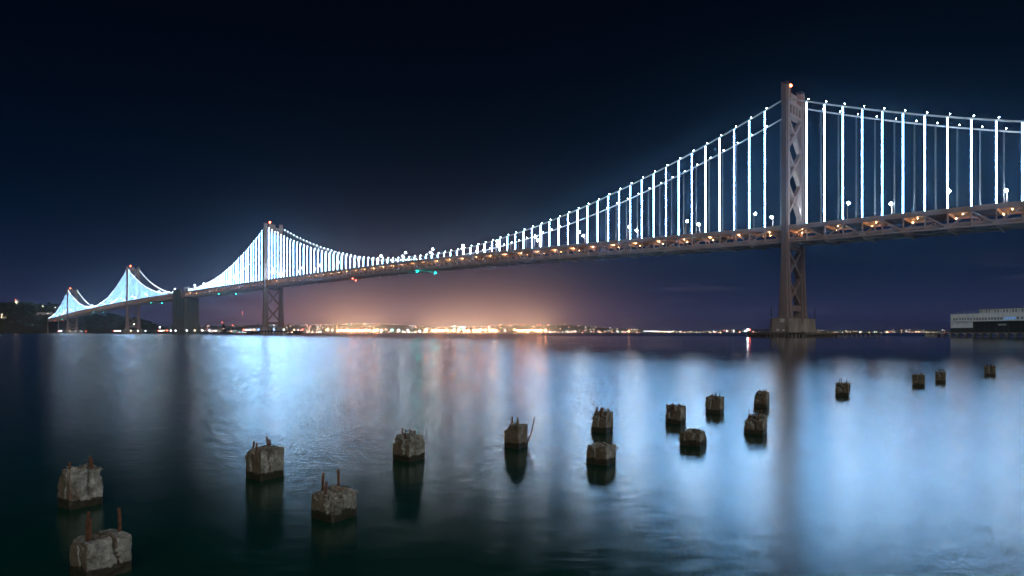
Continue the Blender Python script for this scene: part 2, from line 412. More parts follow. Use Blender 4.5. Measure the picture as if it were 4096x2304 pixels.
# shared unit meshes -------------------------------------------------
rope_m = MB()
for dx in (-0.22, 0.22):
    rope_m.box((dx, 0, 0.5), (0.035, 0.035, 0.5))
rope_m = rope_m.mesh('suspender', 'rope')
def strip_mesh(wd, led='led'):
    # dark housing with the glowing face turned outward, away from the ropes
    m = MB(); m.box((0, 0, 0.5), (wd / 2, 0.08, 0.5)); m.add([(-wd / 2, 0.084, 0.002), (wd / 2, 0.084, 0.002), (wd / 2, 0.084, 0.998), (-wd / 2, 0.084, 0.998)], [(3, 2, 1, 0)], 1)
    return m.mesh('light_strip', ['dark', led])
STRIPS = [(240, strip_mesh(0.46, 'led_near')), (500, strip_mesh(0.95)), (1050, strip_mesh(1.05)), (9999, strip_mesh(0.27))]
m_ = MB(); m_.octa((0, 0, 0), 0.33); lamp_m = m_.mesh('cable_lamp', 'cable_led')
m_ = MB(); m_.octa((0, 0, 0), 0.21); m_.box((0, 0, 0.42), (0.5, 0.3, 0.08), mi=1); lum_m = m_.mesh('luminaire', ['sodium', 'steel'])

def seglist(s0, s1, step=D * 2):
    n_ = max(1, round((s1 - s0) / step)); return [s0 + (s1 - s0) * i / n_ for i in range(n_ + 1)]
def ribbon(mb_, ss, w0, w1, z0f, z1f, mi=0):
    rings = []
    for s in ss:
        rings.append([B(s, w0, z0f(s)), B(s, w1, z0f(s)), B(s, w1, z1f(s)), B(s, w0, z1f(s))])
    mb_.loft(rings, True, mi)

LEG = [(-1.0, -0.55), (-0.72, -0.55), (-0.72, -1.0), (0.72, -1.0), (0.72, -0.55), (1.0, -0.55), (1.0, 0.55), (0.72, 0.55), (0.72, 1.0), (-0.72, 1.0), (-0.72, 0.55), (-1.0, 0.55)]
def leg_mesh(s, wc, levels):
    m = MB(); rings = []
    for z, sc_ in levels:
        rings.append([B(s + q[0] * 2.05 * sc_, wc + q[1] * 2.25 * sc_, z) for q in reversed(LEG)])
    m.loft(rings); return m

def tower(par, s, top, sad, nx_up, label, base_top, far=False):
    dk = deck(s); bc = dk - TD
    org = B(s, WW / 2, 0)
    t = MB()
    # top portal frame with openings, deck struts and bottom strut
    z1, z0 = sad - 1.5, sad - 8.5
    for z, hh in ((z1, 1.0), (z0, 0.9)):
        t.box(B(s, WW / 2, z), (1.5, WW / 2 - 2.0, hh), (S_, W_, Z_))
    for i in range(5):
        t.box(B(s, 2.6 + (WW - 5.2) * i / 4, (z0 + z1) / 2), (1.2, 0.75, (z1 - z0) / 2 - 1.0), (S_, W_, Z_))
    zb = base_top + 6.0
    tw = build(t, 'tower', 'steel', org, par); tw['label'] = label
    for z, hs, hw, hh in ((bc - 3.0, 1.3, WW / 2 - 2.1, 1.0), (zb, 1.5, WW / 2 - 2.8, 1.7)):
        t = MB(); t.box(B(s, WW / 2, z), (hs, hw, hh), (S_, W_, Z_)); build(t, 'cross_strut', 'steel', B(s, WW / 2, z), tw)
    lv = [(base_top, 1.85), (base_top + 1.6, 1.62), (base_top + 10, 1.45), (bc - 14, 1.10), (bc, 1.0), (dk + 12, 0.97), (sad - 4, 0.90), (sad - 3.99, 0.98), (top - 0.5, 0.98), (top, 0.90)]
    for wc in (0.0, WW):
        lg = build(leg_mesh(s, wc, lv), 'leg', 'steel', B(s, wc, 0), tw)
    def xs(z0_, z1_, n_):
        for i in range(n_):
            za = z0_ + (z1_ - z0_) * i / n_; zc = z0_ + (z1_ - z0_) * (i + 1) / n_
            for q in (0, 1):
                m = MB(); a, b_ = (1.6, WW - 1.6) if q == 0 else (WW - 1.6, 1.6)
                off = 0.12 if q else 0.0
                m.beam(B(s + off, a, za + 0.4), B(s + off, b_, zc - 0.4), 2.3, 1.7)
                build(m, 'diagonal_brace', 'steel', B(s, WW / 2, (za + zc) / 2), tw)
            m = MB(); m.box(B(s, WW / 2, (za + zc) / 2), (1.35, 1.9, 1.9), (S_, W_, Z_))
            build(m, 'brace_joint', 'steel', B(s, WW / 2, (za + zc) / 2), tw)
    xs(dk + 7.0, sad - 9.5, nx_up)
    xs(zb + 1.6, bc - 3.6, 2)
    # crown platform, railing and red beacon
    m = MB()
    for wc in (0.0, WW):
        for q in ((-1.6, -1.8), (1.6, -1.8), (1.6, 1.8), (-1.6, 1.8)):
            m.box(B(s + q[0], wc + q[1], top + 0.7), (0.06, 0.06, 0.7), (S_, W_, Z_))
        for zz in (0.8, 1.35):
            for q0, q1 in (((-1.6, -1.8), (1.6, -1.8)), ((1.6, -1.8), (1.6, 1.8)), ((1.6, 1.8), (-1.6, 1.8)), ((-1.6, 1.8), (-1.6, -1.8))):
                m.beam(B(s + q0[0], wc + q0[1], top + zz), B(s + q1[0], wc + q1[1], top + zz), 0.07, 0.07)
    m.box(B(s, WW / 2 - 2, sad + 1.8), (1.2, 4.5, 2.3), (S_, W_, Z_))
    build(m, 'crown_platform', 'steel', B(s, WW / 2, top), tw)
    m = MB(); c = B(s - 0.5, 6.0, top + 1.2 if not far else top + 2.0)
    m.octa(c, 1.05 if not far else 1.3); build(m, 'beacon', 'beacon', c, tw)
    m = MB(); m.beam(B(s - 0.5, 6.0, sad + 3.5), c - Vector((0, 0, 0.5)), 0.25, 0.25); build(m, 'beacon_post', 'steel', B(s - 0.5, 6.0, sad), tw)
    return tw

def make_bridge(label, spans, s0, s1, towers, near):
    root = thing('suspension_bridge', label, 'bridge', B((s0 + s1) / 2, WW / 2, 0))
    ss = seglist(s0, s1)
    # decks
    m = MB(); ribbon(m, ss, -0.2, WW + 0.2, lambda s: deck(s) - 0.9, lambda s: deck(s) - 0.25)
    up = build(m, 'upper_deck', 'concrete_deck', B(s0, 0, 0), root)
    m = MB(); ribbon(m, ss, 1.0, WW - 1.0, lambda s: deck(s) - TD + 1.1, lambda s: deck(s) - TD + 1.6)
    low = build(m, 'lower_deck', 'asphalt', B(s0, 0, 0), root)
    for wq in (-0.45, WW + 0.45):
        m = MB(); ribbon(m, ss, wq - 0.18, wq + 0.18, lambda s: deck(s) - 0.9, lambda s: deck(s) + 0.7)
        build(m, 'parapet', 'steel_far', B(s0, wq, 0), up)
    for wq in (0.75, WW - 0.75):
        m = MB(); ribbon(m, ss, wq - 0.15, wq + 0.15, lambda s: deck(s) - TD + 0.9, lambda s: deck(s) - TD + 2.3)
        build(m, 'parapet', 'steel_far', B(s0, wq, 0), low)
    # trusses
    allh = []
    for i in spans: allh += hangers(i)
    n0 = math.ceil((s0 - (allh[0])) / D); nodes = []
    q = allh[0]
    while q - D > s0: q -= D
    pre = []
    while q < allh[0] - 1: pre.append(q); q += D
    nodes = [x for x in pre if near] + allh
    nodes = sorted(set(round(x, 4) for x in nodes))
    # fill the gaps at towers
    full = [nodes[0]]
    for x in nodes[1:]:
        if x - full[-1] > 1.5 * D: full.append((x + full[-1]) / 2)
        full.append(x)
    nodes = [x for x in full if s0 < x < s1]
    postm = MB(); postm.box((0, 0, 0.5), (0.32, 0.28, 0.5)); postm = postm.mesh('post', 'steel_far')
    for wq in (0.0, WW):
        m = MB()
        ribbon(m, ss, wq - 0.42, wq + 0.42, lambda s: deck(s) - TD - 0.45, lambda s: deck(s) - TD + 0.45)
        ribbon(m, ss, wq - 0.40, wq + 0.40, lambda s: deck(s) - 1.75, lambda s: deck(s) - 0.93)
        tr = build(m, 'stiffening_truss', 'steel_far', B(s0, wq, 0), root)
        objs = near or wq == 0.0
        joined = MB()
        for i, s in enumerate(nodes):
            zb, zt = deck(s) - TD + 0.45, deck(s) - 1.75
            if objs:
                o = link('post', postm, B(s, wq, zb), tr); o.rotation_euler.z = BROT; o.scale = (1, 1, zt - zb)
            else: joined.beam(B(s, wq, zb), B(s, wq, zt), 0.6, 0.6)
            if i + 1 < len(nodes):
                s2 = nodes[i + 1]
                a, b_ = (B(s, wq, deck(s) - TD + 0.3), B(s2, wq, deck(s2) - 1.7)) if i % 2 == 0 else (B(s, wq, deck(s) - 1.7), B(s2, wq, deck(s2) - TD + 0.3))
                if objs:
                    mm = MB(); mm.beam(a, b_, 0.62, 0.62); build(mm, 'diagonal', 'steel_far', (a + b_) / 2, tr)
                else: joined.beam(a, b_, 0.6, 0.6)
            if near and wq == 0.0 and i % 2 == 0 and s < 420:
                mm = MB(); mm.box(B(s, wq - 0.1, deck(s) - TD + 0.55), (1.45, 0.42, 0.95), (S_, W_, Z_)); build(mm, 'gusset_plate', 'steel_far', B(s, wq, deck(s) - TD), tr)
        if not objs:
            o = build(joined, 'web_members', 'steel_far', B(s0, wq, 0), tr); o['kind'] = 'stuff'
    # floor beams and the lateral bracing below
    fb = MB(); fb.box((0, 0, 0), (0.25, WW / 2 - 0.45, 0.75)); fb = fb.mesh('floor_beam', 'steel_far')
    fl = MB(); fl.box((0, 0, 0), (0.25, WW / 2 - 1.6, 0.55)); fl = fl.mesh('floor_beam', 'steel_far')
    rest = MB()
    for i, s in enumerate(nodes):
        if near and s < 620:
            o = link('floor_beam', fb, B(s, WW / 2, deck(s) - 1.66), up); o.rotation_euler.z = BROT
            o = link('floor_beam', fl, B(s, WW / 2, deck(s) - TD + 0.53), low); o.rotation_euler.z = BROT
        else:
            rest.box(B(s, WW / 2, deck(s) - 1.66), (0.25, WW / 2 - 0.45, 0.75), (S_, W_, Z_))
            rest.box(B(s, WW / 2, deck(s) - TD + 0.53), (0.25, WW / 2 - 1.6, 0.55), (S_, W_, Z_))
    if rest.v: tag(build(rest, 'far_floor_beams', 'steel_far', B(s0, 0, 0), root), kind='stuff')
    lat = MB()
    for i in range(0, len(nodes) - 2, 2):
        a, b_ = nodes[i], nodes[i + 2]
        lat.beam(B(a, 0.5, deck(a) - TD - 0.7), B(b_, WW - 0.5, deck(b_) - TD - 0.7), 0.6, 0.5)
        lat.beam(B(a, WW - 0.5, deck(a) - TD - 0.75), B(b_, 0.5, deck(b_) - TD - 0.75), 0.6, 0.5)
        lat.box(B(a, WW / 2, deck(a) - TD - 1.0), (0.4, WW / 2 - 0.5, 0.5), (S_, W_, Z_))
    # open stringers of the lower floor
    for q in range(1, 7):
        ribbon(lat, ss, q * WW / 7 - 0.15, q * WW / 7 + 0.15, lambda s: deck(s) - TD + 0.2, lambda s: deck(s) - TD + 1.08)
    tag(build(lat, 'lateral_bracing', 'steel_far', B(s0, 0, 0), root), kind='stuff')
    # lower deck sodium luminaires
    ls = [(-7.5 + 2 * D * k_) for k_ in range(-14, 135)]
    for s in ls:
        if s0 + 4 < s < s1 - 4:
            for wq, ds in ((5.0, 0), (17.0, D * 0.5)):
                if not near and wq > 6: continue
                o = link('luminaire', lum_m, B(s + ds, wq, deck(s) - 1.85), up); o.rotation_euler.z = BROT
    # towers
    for t in towers: tower(root, *t)
    # cables, hangers, lights
    for i in spans:
        a, za, b_, zb, sag = SPANS[i]
        a2 = max(a, -354)
        for wq in (0.0, WW):
            pts = []
            for s in seglist(a2, b_, D):
                pts.append(B(s, wq, cable_z(s)))
            m = MB(); m.tube(pts, 0.42 if near else 0.5, 6)
            cb = build(m, 'main_cable', 'rope', B(a2, wq, 0), root)
            for s in hangers(i):
                zc, zd = cable_z(s), deck(s) + 0.2
                L = zc - 0.5 - zd
                if near or wq == 0.0 or True:
                    o = link('cable_lamp', lamp_m, B(s - 0.9, wq, zc + 1.15), cb)
                if L < 0.8: continue
                h = link('suspender', rope_m, B(s, wq, zd), root); h.rotation_euler.z = BROT; h.scale = (1, 1, L)
                if wq == 0.0:
                    st_ = bpy.data.objects.new('light_strip', next(q for lim, q in STRIPS if s < lim)); C.objects.link(st_)
                    st_.parent = h; st_.location = (0, 0.32 if False else 0.0, 0.0)
                    # the strip hangs on the side facing the city
                    st_.location.y = 0.30
    return root

# local +y of a BROT-rotated part points away from W_: check sign so strips sit on the camera side
br1 = make_bridge('nearer half of the long lit suspension bridge, between the right edge and the concrete anchorage', [0, 1, 2], -300, A4 - 30,
    [(T2, 142.9, 135.4, 3, 'nearest and tallest looking steel tower, right of centre', 10.4), (T3, 152.7, 148.2, 3, 'second steel tower, left of centre', 9.6, True)], True)
br2 = make_bridge('farther half of the lit suspension bridge, between the concrete anchorage and the dark island', [3, 4, 5], A4 + 30, E7 + 10,
    [(T5, 148.1, 143.5, 3, 'third steel tower beside the concrete anchorage', 9.6, True), (T6, 133.7, 130.5, 2, 'farthest steel tower in front of the dark island', 9.6, True)], False)

# navigation lights below the span
def nav(par, s, wq, mat, dz=-2.2, r=0.7):
    c = B(s, wq, deck(s) - TD + dz); m = MB(); m.octa(c, r); n_ = build(m, 'navigation_light', mat, c, par)
    m = MB(); m.beam(c + Vector((0, 0, r * 0.8)), c + Vector((0, 0, -dz - 0.45)), 0.2, 0.2); build(m, 'lamp_bracket', 'steel', c, n_)
for s, wq, mt in ((352, 0, 'green_nav'), (352, WW, 'green_nav'), (478, 3, 'red_nav'), (500, WW - 2, 'red_nav'), (880, 0, 'green_far'), (868, WW, 'green_far')):
    nav(br1, s, wq, mt)
for s, wq, mt in ((1250, 0, 'green_nav'), (1258, WW, 'green_nav'), (1770, 0, 'green_nav'), (1770, WW, 'green_nav'), (2330, 0, 'red_nav'), (2330, WW, 'red_nav'), (2240, 5, 'green_nav')):
    nav(br2, s, wq, 'green_far' if mt == 'green_nav' else mt, -2.2, 0.7)

# ------------------------------------------------------------------ tower piers, anchorage
def pier(s, base_top, label, fend, lamps=None):
    root = thing('bridge_pier', label, 'pier', B(s, WW / 2, 0))
    m = MB()
    oct_ = lambda hs, hw, ch, z: [B(s - hs + ch, WW / 2 - hw, z), B(s - hs, WW / 2 - hw + ch, z), B(s - hs, WW / 2 + hw - ch, z), B(s - hs + ch, WW / 2 + hw, z), B(s + hs - ch, WW / 2 + hw, z), B(s + hs, WW / 2 + hw - ch, z), B(s + hs, WW / 2 - hw + ch, z), B(s + hs - ch, WW / 2 - hw, z)]
    m.loft([oct_(9.0, 19.0, 4, -3), oct_(9.0, 19.0, 4, 2.6 if fend else 4.2)])
    build(m, 'footing', 'concrete', B(s, WW / 2, 0), root)
    for wc in (0.0, WW):
        m = MB()
        def blk(h1, h2, ch, z): return [B(s - h1 + ch, wc - h2, z), B(s - h1, wc - h2 + ch, z), B(s - h1, wc + h2 - ch, z), B(s - h1 + ch, wc + h2, z), B(s + h1 - ch, wc + h2, z), B(s + h1, wc + h2 - ch, z), B(s + h1, wc - h2 + ch, z), B(s + h1 - ch, wc - h2, z)]
        m.loft([blk(6.9, 7.2, 2.2, 2.61 if fend else 4.21), blk(6.9, 7.2, 2.2, 7.2)]); m.loft([blk(6.7, 7.0, 2.2, 7.205), blk(6.7, 7.0, 2.2, base_top)])
        pl = build(m, 'plinth', 'concrete', B(s, wc, 0), root)
        mm = MB()
        for q in range(9):
            for sg in (-1, 1):
                mm.box(B(s - 3.4 + q * 0.85, wc + sg * 4.6, base_top + 0.35), (0.14, 0.3, 0.35), (S_, W_, Z_))
                mm.box(B(s + sg * 4.3, wc - 3.6 + q * 0.9, base_top + 0.35), (0.3, 0.14, 0.35), (S_, W_, Z_))
        tag(build(mm, 'anchor_bolts', 'steel', B(s, wc, base_top), pl), kind='stuff')
    m = MB(); m.box(B(s, WW / 2, (2.61 + base_top - 2.5) / 2 + 0.3), (4.6, 3.7, (base_top - 5.1) / 2 - 0.3), (S_, W_, Z_))
    build(m, 'web_wall', 'concrete', B(s, WW / 2, 0), root)
    for wq, dz in ((-8.5, 6.5), (WW + 9.0, 6.5)):
        m = MB(); z0 = 2.6
        c = B(s + (-5 if wq > 0 else 4.5), wq, z0)
        m.tube([c, c + Vector((0, 0, base_top + 4))], 0.22, 6); m.beam(c + Vector((-0.9, 0, base_top - 0.4)), c + Vector((0.9, 0, base_top - 0.4)), 0.18, 0.18)
        m.beam(c + Vector((-0.5, 0, base_top + 1.4)), c + Vector((0.5, 0, base_top + 1.4)), 0.16, 0.16)
        build(m, 'mast', 'black_steel', c, root)
    return root
pier(T2, 10.4, 'weathered concrete pier under the nearest bridge tower', True)
pier(T3, 9.6, 'concrete pier under the second tower, ringed by dock lights', True)
pier(T5, 9.6, 'concrete pier under the third tower, right of the island hill', True)
pier(T6, 9.6, 'concrete pier under the farthest tower beside the island bank', True)
# small notice boards on the nearest pier
m = MB(); c = B(T2 - 1.0, -7.03, 9.2); m.box(c, (1.1, 0.05, 0.95), (S_, W_, Z_)); m.box(c - W_ * 0.06, (0.85, 0.02, 0.7), (S_, W_, Z_), 1)
tag(build(m, 'notice_board', ['trim', 'crane'], c), 'pale notice board high on the nearest concrete pier', 'sign')
m = MB(); c = B(T2 + 1.4, -7.25, 3.9); m.box(c, (0.75, 0.04, 0.6), (S_, W_, Z_)); m.box(c - S_ * 3.2 - Vector((0, 0, 0.15)), (0.65, 0.04, 0.5), (S_, W_, Z_))
tag(build(m, 'warning_board', 'trim', c), 'pair of small pale boards low on the nearest concrete pier', 'sign')

def fender(s, hs, hw, z1, label, mats, n_s, lamps, off=WW / 2):
    root = thing('fender_dock', label, 'dock', B(s, off, 0))
    m = MB()
    for sg in (-1, 1):
        m.box(B(s, off + sg * hw, z1 - 0.6), (hs, 1.3, 0.6), (S_, W_, Z_)); m.box(B(s + sg * (hs - 1.3), off, z1 - 0.615), (1.3, hw - 1.35, 0.6), (S_, W_, Z_))
    build(m, 'walkway', mats, B(s, off, 0), root)
    pm = MB(); pm.box((0, 0, (z1 - 1.2 - 2) / 2), (0.42, 0.42, (z1 - 1.2 + 2) / 2)); pm = pm.mesh('fender_pile', mats)
    for i in range(n_s):
        for sg in (-1, 1):
            o = link('fender_pile', pm, B(s - hs + 0.6 + (2 * hs - 1.2) * i / (n_s - 1), off + sg * hw, 0), root); o.rotation_euler.z = BROT
    nw = max(4, int(n_s * hw / hs))
    for i in range(1, nw - 1):
        for sg in (-1, 1):
            o = link('fender_pile', pm, B(s + sg * (hs - 1.3), off - hw + 2 * hw * i / (nw - 1), 0), root); o.rotation_euler.z = BROT
    for t, edge, mt, r in lamps:
        c = B(s + hs * t, off - hw - 0.2, z1 + 1.5) if edge == 'n' else B(s - hs - 0.2, off + hw * t, z1 + 1.5)
        m = MB(); m.octa(c, r); l_ = build(m, 'dock_lamp', mt, c, root)
        m = MB(); m.beam(c - Vector((0, 0, 1.5)), c - Vector((0, 0, r * 0.7)), 0.16, 0.16); build(m, 'lamp_post', 'black_steel', c, l_)
    return root
fender(T2, 16, 24, 2.5, 'low dark timber fender dock around the nearest bridge pier', 'timber', 17, [(1.0, 'n', 'dock_white', 0.55), (0.93, 'n', 'red_nav', 0.42)])
LW = [(1.0, 'n', 'red_nav', .9), (.6, 'n', 'dock_white', .6), (.15, 'n', 'dock_white', .55), (-.35, 'n', 'dock_warm', .6), (-.9, 'n', 'dock_blue', .7), (-.35, 'e', 'dock_blue', .7), (.1, 'e', 'dock_white', .55), (.6, 'e', 'dock_warm', .6), (1.0, 'e', 'red_nav', .9)]
fender(T3, 26, 30, 5.0, 'black fender dock with coloured lamps around the second tower pier', 'dark', 13, LW)
LX = [(1.0, 'n', 'red_nav', 1.1), (.6, 'n', 'dock_white', .8), (.15, 'n', 'dock_white', .8), (-.35, 'n', 'dock_warm', .8), (-.9, 'n', 'dock_white', .8), (-.35, 'e', 'dock_warm', .8), (.1, 'e', 'dock_white', .8), (.6, 'e', 'dock_white', .8)]
fender(T5, 26, 30, 5.0, 'black fender dock with warm lamps around the third tower pier', 'dark', 13, LX)
fender(T6, 26, 30, 5.0, 'black fender dock with red end lamps beside the island bank', 'dark', 13, LX + [(1.0, 'e', 'red_nav', 1.1)])
LY = [(1.0, 'n', 'red_nav', 1.0), (.8, 'n', 'dock_white', .6), (.6, 'n', 'dock_white', .6), (.4, 'n', 'dock_warm', .6), (.0, 'n', 'red_nav', .9), (-.4, 'n', 'dock_white', .7), (-.9, 'n', 'dock_white', .7), (-.5, 'e', 'dock_white', .75), (-.1, 'e', 'dock_warm', .7), (.3, 'e', 'dock_white', .7), (.65, 'e', 'dock_white', .8), (1.0, 'e', 'dock_white', .7)]
fender(A4, 52, 32, 4.6, 'long black fender dock strung with lamps around the concrete anchorage', 'dark', 20, LY)

ar = thing('anchorage', 'huge plain concrete anchorage block between the two halves of the bridge', 'anchorage', B(A4, WW / 2, 0))
def slab(s0, s1, w0, w1, z0, z1, name, mat='anchor', tap=0.0, par=ar):
    m = MB()
    r0 = [B(s0 - tap, w0 - tap, z0), B(s0 - tap, w1 + tap, z0), B(s1 + tap, w1 + tap, z0), B(s1 + tap, w0 - tap, z0)]
    r1 = [B(s0, w0, z1), B(s0, w1, z1), B(s1, w1, z1), B(s1, w0, z1)]
    m.loft([r0, r1]); return build(m, name, mat, B((s0 + s1) / 2, WW / 2, z0), par)
bcz = deck(A4) - TD
slab(A4 - 34, A4 + 33, -4.2, WW - 0.5, -3, 19.0, 'lower_base', tap=1.2)
slab(A4 - 33, A4 + 32, -3.6, WW - 0.9, 19.01, 27.0, 'stepped_base', tap=0.3)
slab(A4 - 32, A4 + 31, -3.0, WW - 1.4, 27.01, bcz - 1.6, 'shaft', tap=0.4)
for s_a in (A4 - 31, A4 + 30):
    slab(s_a - 1.6, s_a + 1.6, -3.9, -3.02, 27.02, bcz - 1.7, 'pilaster')
slab(A4 - 32.9, A4 - 32.42, 3, 6, 27.02, bcz - 1.7, 'pilaster'); slab(A4 - 32.9, A4 - 32.42, 14, 17, 27.02, bcz - 1.7, 'pilaster')
slab(A4 - 10, A4 + 31, -3.4, -0.8, bcz - 1.59, deck(A4) + 6.0, 'saddle_house')
slab(A4 - 10, A4 + 31, WW + 0.8, WW + 2.4, bcz - 1.59, deck(A4) + 4.0, 'saddle_house')
m = MB(); ribbon(m, seglist(A4 - 30, A4 + 30), -0.6, WW + 0.6, lambda s: deck(s) - TD, lambda s: deck(s) - 0.3)
build(m, 'deck_block', 'steel_far', B(A4, 0, 0), ar)
m = MB(); m.box(B(A4 - 22, 4, deck(A4) + 7.5), (14, 0.25, 1.5), (S_, W_, Z_))
for q in (-10, 10): m.beam(B(A4 - 22 + q, 4, deck(A4) - 0.3), B(A4 - 22 + q, 4, deck(A4) + 6.2), 0.4, 0.4)
build(m, 'sign_gantry', 'trim', B(A4 - 22, 4, deck(A4)), ar)

# far shore abutment of the bridge on the island
ab = thing('abutment', 'dark concrete abutment where the bridge lands on the island', 'abutment', B(E7, WW / 2, 0))
slab(E7 - 14, E7 + 30, -3, WW + 3, -2, deck(E7) - TD - 0.8, 'wall', 'dark', 3.0, ab)
slab(E7 + 10, E7 + 34, 0.4, WW - 0.4, deck(E7) - TD - 0.79, deck(E7) - 1.0, 'deck_seat', 'anchor', 0, ab)
for wq in (-3.6, WW + 2.8): slab(E7 - 17.5, E7 - 14.6, wq, wq + 0.8, 0, deck(E7) - TD - 1.2, 'pilaster', 'concrete', 2.0, ab)

# ------------------------------------------------------------------ street lamps on the upper deck
def street_lamp(s, wq, label, side, grp, r=1.0):
    z = deck(s) - 0.2; base = B(s, wq, z); root = thing('street_lamp', label, 'street lamp', base, grp)
    m = MB(); arm = W_ * (1.6 if wq < 5 else -1.6)
    m.tube([base, base + Vector((0, 0, 6)), base + Vector((0, 0, 9.4))], 0.22, 6, r1=0.15)
    m.tube([base + Vector((0, 0, 9.4)), base + Vector((0, 0, 9.9)) + arm * 0.5, base + Vector((0, 0, 10.0)) + arm], 0.09, 5)
    build(m, 'pole', 'steel', base, root)
    c = base + Vector((0, 0, 9.75)) + arm * 1.05
    m = MB(); m.octa(c, r); build(m, 'lamp_head', 'street', c, root)
near_s = [18.7 + 44.6 * i for i in range(23)]; near_r = [-32 - 44.6 * i for i in range(4)]
far_s = [15.9 + 48.6 * i for i in range(21)]; far_r = [0.8 - 48.6 * i for i in range(4)]
gl = 'street lamps along the bridge deck'
for i, s in enumerate(near_s): street_lamp(s, 1.0, 'glowing street lamp on near side of deck, %s leftward from nearest tower' % ordn(i), 'n', gl)
for i, s in enumerate(near_r): street_lamp(s, 1.0, 'glowing street lamp on near side of deck, %s rightward from nearest tower' % ordn(i), 'n', gl)
for i, s in enumerate(far_s): street_lamp(s, WW - 1.0, 'glowing street lamp on far side of deck, %s leftward from nearest tower' % ordn(i), 'f', gl)
for i, s in enumerate(far_r): street_lamp(s, WW - 1.0, 'glowing street lamp on far side of deck, %s rightward from behind nearest tower' % ordn(i), 'f', gl)
for i in range(28):
    s = A4 + 40 + 49.0 * i
    if s < E7 + 6:
        street_lamp(s, 1.0 if i % 2 == 0 else WW - 1, 'street lamp on the farther half of the bridge, %s beyond the concrete anchorage' % ordn(i), 'x', gl, 0.75)

